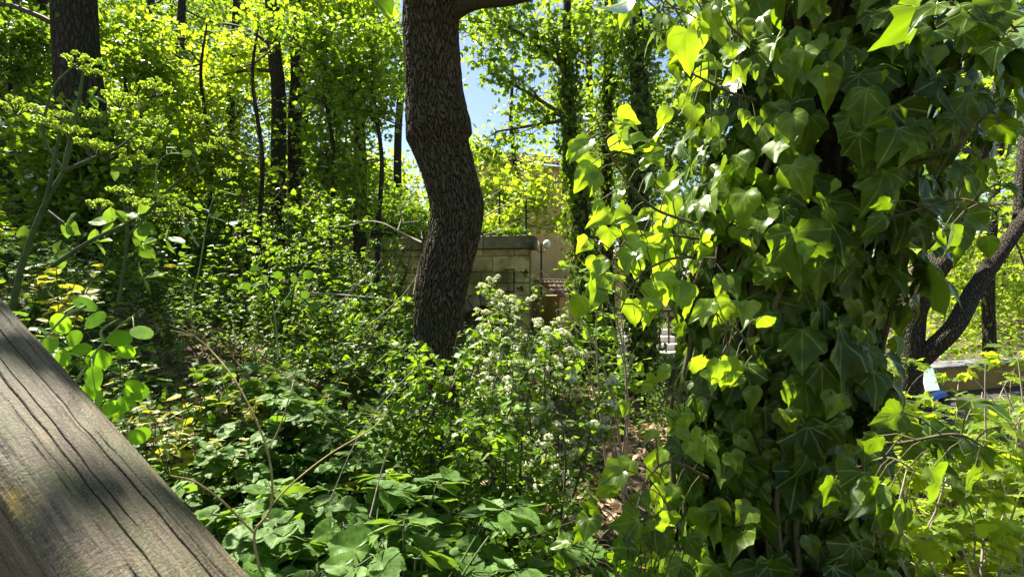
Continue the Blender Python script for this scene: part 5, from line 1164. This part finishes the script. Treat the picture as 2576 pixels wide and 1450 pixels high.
umbel_plant('tall thick-stemmed plant with lime yellow umbels at the left edge', [([(30, 780, 0), (60, 650, 0), (110, 520, 0), (160, 430, .02)], .008, .005), ([(110, 520, 0), (130, 440, 0), (150, 330, 0), (155, 300, 0)], .005, .003), ([(160, 430, .02), (230, 400, 0), (300, 370, -.02)], .006, .003), ([(230, 400, 0), (200, 340, 0)], .004, .002),
    ([(160, 430, .02), (190, 300, .03), (210, 180, .03)], .007, .003), ([(160, 430, .02), (110, 340, .02), (135, 220, .02), (200, 155, .03)], .004, .002), ([(160, 560, 0), (120, 530, 0)], .003, .004), ([(300, 370, -.02), (350, 330, 0)], .003, .002)],
    [(120, 300, 0, .035), (152, 282, 0, .03), (180, 320, 0, .045), (235, 355, -.02, .05), (270, 370, 0, .045), (225, 282, .03, .03), (205, 145, .03, .05), (235, 175, .03, .035), (40, 255, 0, .05), (345, 395, .02, .05), (360, 350, .05, .05), (300, 240, .1, .05), (390, 210, .15, .05)],
    [(230, 240, 0, .04, -.4), (290, 420, 0, .045, -.3), (170, 560, 0, .05, -.5), (240, 610, .1, .05, 0), (140, 640, .1, .06, -.4), (60, 600, .15, .05, .2)], 1.35, 711)
umbel_plant('slanting umbel plant with lime flowers above the yellowed leaves', [([(130, 670, 0), (220, 610, 0), (300, 570, 0), (370, 535, 0)], .006, .004), ([(370, 535, 0), (420, 500, 0)], .003, .002), ([(370, 535, 0), (450, 530, 0)], .003, .002), ([(370, 535, 0), (395, 505, 0)], .003, .002)],
    [(395, 490, 0, .03), (425, 500, 0, .035), (450, 525, 0, .035), (460, 500, 0, .025), (415, 525, .02, .03), (360, 505, .03, .03)], [(350, 570, 0, .05, -.2), (370, 545, 0, .05, 2.9), (320, 560, 0, .04, 2.)], 1.35, 712)
umbel_plant('far umbel plant with dull yellow heads left of the rusty panel', [([(300, 760, 0), (320, 600, 0), (310, 480, 0)], .006, .004), ([(320, 600, 0), (420, 480, 0), (520, 400, 0)], .005, .003)], [(300, 470, 0, .05), (330, 500, 0, .04), (520, 365, 0, .04), (500, 290, .1, .05), (560, 350, 0, .04), (330, 545, .1, .05), (390, 300, .2, .05), (250, 505, .1, .05), (570, 430, .2, .045)], [(350, 620, 0, .08, .3), (280, 560, 0, .08, 2.8), (420, 600, .1, .08, -.2), (360, 700, 0, .08, .1)], 1.9, 713)
# dry branching flower stalk of last year
root = thing('dry_stalk', 'dry brown forked flower stalk standing above the broad herbs', 'dry stalk'); mb = MB()
def dry(pts, r0, r1): tube(mb, smooth_path([P(u, v, d) for u, v, d in pts], 7), (r0 * .62, r1 * .7), 8)
dry([(655, 1440, 1.2), (640, 1340, 1.2), (682, 1270, 1.2), (672, 1130, 1.2), (600, 970, 1.25), (530, 880, 1.3), (490, 845, 1.3)], .0055, .0025)
dry([(682, 1270, 1.2), (740, 1210, 1.2), (830, 1140, 1.25), (930, 1080, 1.3), (960, 1050, 1.35)], .0035, .002); dry([(672, 1130, 1.2), (700, 1080, 1.22), (730, 990, 1.25), (740, 950, 1.28)], .003, .002)
dry([(640, 1340, 1.2), (560, 1260, 1.15), (490, 1210, 1.12), (430, 1195, 1.1)], .004, .002)
for (u, v, d) in ((490, 845, 1.3), (740, 950, 1.28), (960, 1050, 1.35)):
    for k in range(9):
        a = k * .7; dry([(u, v, d), (u + 22 * math.cos(a) - 12, v + 12 * math.sin(a) - 14, d), (u + 46 * math.cos(a) - 20, v + 20 * math.sin(a) - 22, d)], .0011, .0006)
mb.build('stalk', M_dry, root); rebase(root, P(655, 1440, 1.2).tolist())
root = thing('dry_stalk', 'pale thin bent dry stem in front of the oak foot', 'dry stalk'); mb = MB(); dry([(820, 1280, 1.7), (900, 1100, 1.8), (990, 980, 1.9), (1040, 930, 2.0)], .003, .0015); dry([(930, 1300, 1.6), (960, 1180, 1.7), (985, 1110, 1.7)], .004, .003); mb.build('stalk', M_twigp, root); rebase(root, P(820, 1280, 1.7).tolist())
# yellowing plants
for (u, v, d, s, lab) in ((440, 1040, 2.0, 1., 'yellowed herb on bare leaf litter right of the handrail'), (640, 980, 2.4, .8, 'yellow-green herb on the litter, farther from the handrail'), (150, 690, 1.9, 1.1, 'yellow-edged leaves low behind the slanting umbel plant'), (560, 1070, 2.1, .7, 'small yellow herb beside the dry stalk')):
    lf, st = herb_bush(int(u), .26, .14, 7, 7, .05, T_serr, .2, .1); o = make_plant('yellow_herb', lab, 'herb', 'yellowing herbs', lf, st, M_yel); p = P(u, v, d); o.location = (p[0], p[1], p[2] - .22); o.scale = (s, s, s)
# big soft leaves hanging from above, left of oak
root = thing('overhanging_twig', 'twig with large soft green leaves hanging into the top left of the oak', 'twig'); g = R(731); mb = MB(); st = MB()
tube(st, smooth_path([P(1010, -260, 1.6), P(960, -80, 1.3), P(920, -30, 1.1)], 6), (.006, .003), 6)
for (u, v, a, s) in ((925, -22, 2.5, .055), (950, -20, -.9, .065), (900, -30, 3.0, .05), (965, -5, -1.3, .05)):
    c = P(u, v, 1.1); dd = np.array([math.cos(a), 0, math.sin(a)]); place(mb, T_ivya, [c], [dd], [np.array([.1, -1, .3])], s, g.random()); tube(st, [P(920, -30, 1.1), c], .0015, 4)
mb.build('leaves', M_ivya, root); st.build('stem', M_twig, root); rebase(root, P(1010, -260, 1.6).tolist())
# lower right maple saplings
def sapling(label, base, tips, d, seed, leaf=.085, per=40, mat=M_canb):
    b = np.array(base, float); b[2] = slope_z(b[0], b[1])
    return spray_shrub('maple_sapling', label, b, tips, T_mapleL, leaf, mat, seed, M_twigp, per, 6, .3, .012, cat='sapling', group='maple saplings at the lower right', flat=.3, up=1.2)
sapling('bright maple sapling spreading at the lower right, under the hanging ivy shoot', P(2130, 1500, 2.2), [P(2120, 1120, 2.4), P(2200, 1100, 2.5), P(2300, 1100, 2.6), P(2180, 1200, 2.3), P(2280, 1180, 2.2), P(2380, 1200, 2.2), P(2350, 1290, 2.1), P(2160, 1290, 2.2), P(2250, 1330, 2.0)], 2, 801, .075, 62)
sapling('maple sapling with glowing leaves at the bottom right corner', P(2480, 1700, 1.9), [P(2400, 1330, 1.9), P(2480, 1280, 2.0), P(2560, 1350, 1.8), P(2450, 1400, 1.7), P(2560, 1250, 2.1), P(2330, 1400, 1.8), P(2620, 1200, 2.0), P(2520, 1430, 1.6)], 2, 802, .075, 62)
sapling('maple sapling with yellow-green leaves at the right edge beside the yellow wall', P(2640, 1300, 3.0), [P(2480, 880, 3.0), P(2560, 900, 2.9), P(2520, 960, 2.8), P(2600, 850, 3.0), P(2450, 950, 3.1), P(2560, 1040, 2.8), P(2640, 960, 2.6)], 3, 803, .08, 42)
sapling('sapling glimpsed between the right edge of the ivy and the slanting boughs', P(2250, 1250, 3.4), [P(2230, 930, 3.4), P(2190, 980, 3.4), P(2270, 900, 3.5), P(2200, 860, 3.6), P(2300, 1050, 3.3), P(2190, 1050, 3.2)], 3, 804, .075, 36)
sapling('low maple sapling in front of the dark railing, right of the ivy', P(2420, 1400, 3.6), [P(2410, 960, 4.0), P(2470, 985, 3.9), P(2530, 960, 4.0), P(2590, 1000, 3.8), P(2450, 1010, 3.9), P(2520, 1030, 3.8), P(2400, 1010, 3.8), P(2440, 1030, 3.7), P(2500, 1040, 3.6), P(2540, 990, 3.8), P(2400, 1080, 3.6), P(2460, 1090, 3.5), P(2560, 1090, 3.5), P(2330, 1100, 3.7)], 3, 806, .085, 55)
sapling('broad maple sapling screening the dark terrace behind the parapet', P(2600, 1500, 3.0), [P(2400, 1120, 3.2), P(2470, 1100, 3.1), P(2540, 1120, 3.0), P(2590, 1180, 2.9), P(2450, 1190, 3.0), P(2520, 1210, 2.9), P(2420, 1160, 3.3), P(2560, 1060, 3.2)], 3, 805, .085, 60)
# pink flowers
for (u, v, d, lab) in ((612, 510, 4.2, 'tiny pink flower on the slope, upper one'), (590, 590, 4.0, 'tiny pink flower on the slope, lower one')):
    root = thing('pink_flower', lab, 'flower', 'tiny pink flowers'); g = R(int(u)); c = P(u, v, d); mb = MB(); o = rdir(g, 14, .2); place(mb, HEXL, np.tile(c, (14, 1)), o, rdir(g, 14), .022, g.random(14)); mb.build('petals', M_pink, root)
    mb = MB(); tube(mb, [c, np.array([c[0], c[1], slope_z(c[0], c[1])])], .002, 4); mb.build('stem', M_stem, root); rebase(root, (c[0], c[1], slope_z(c[0], c[1])))
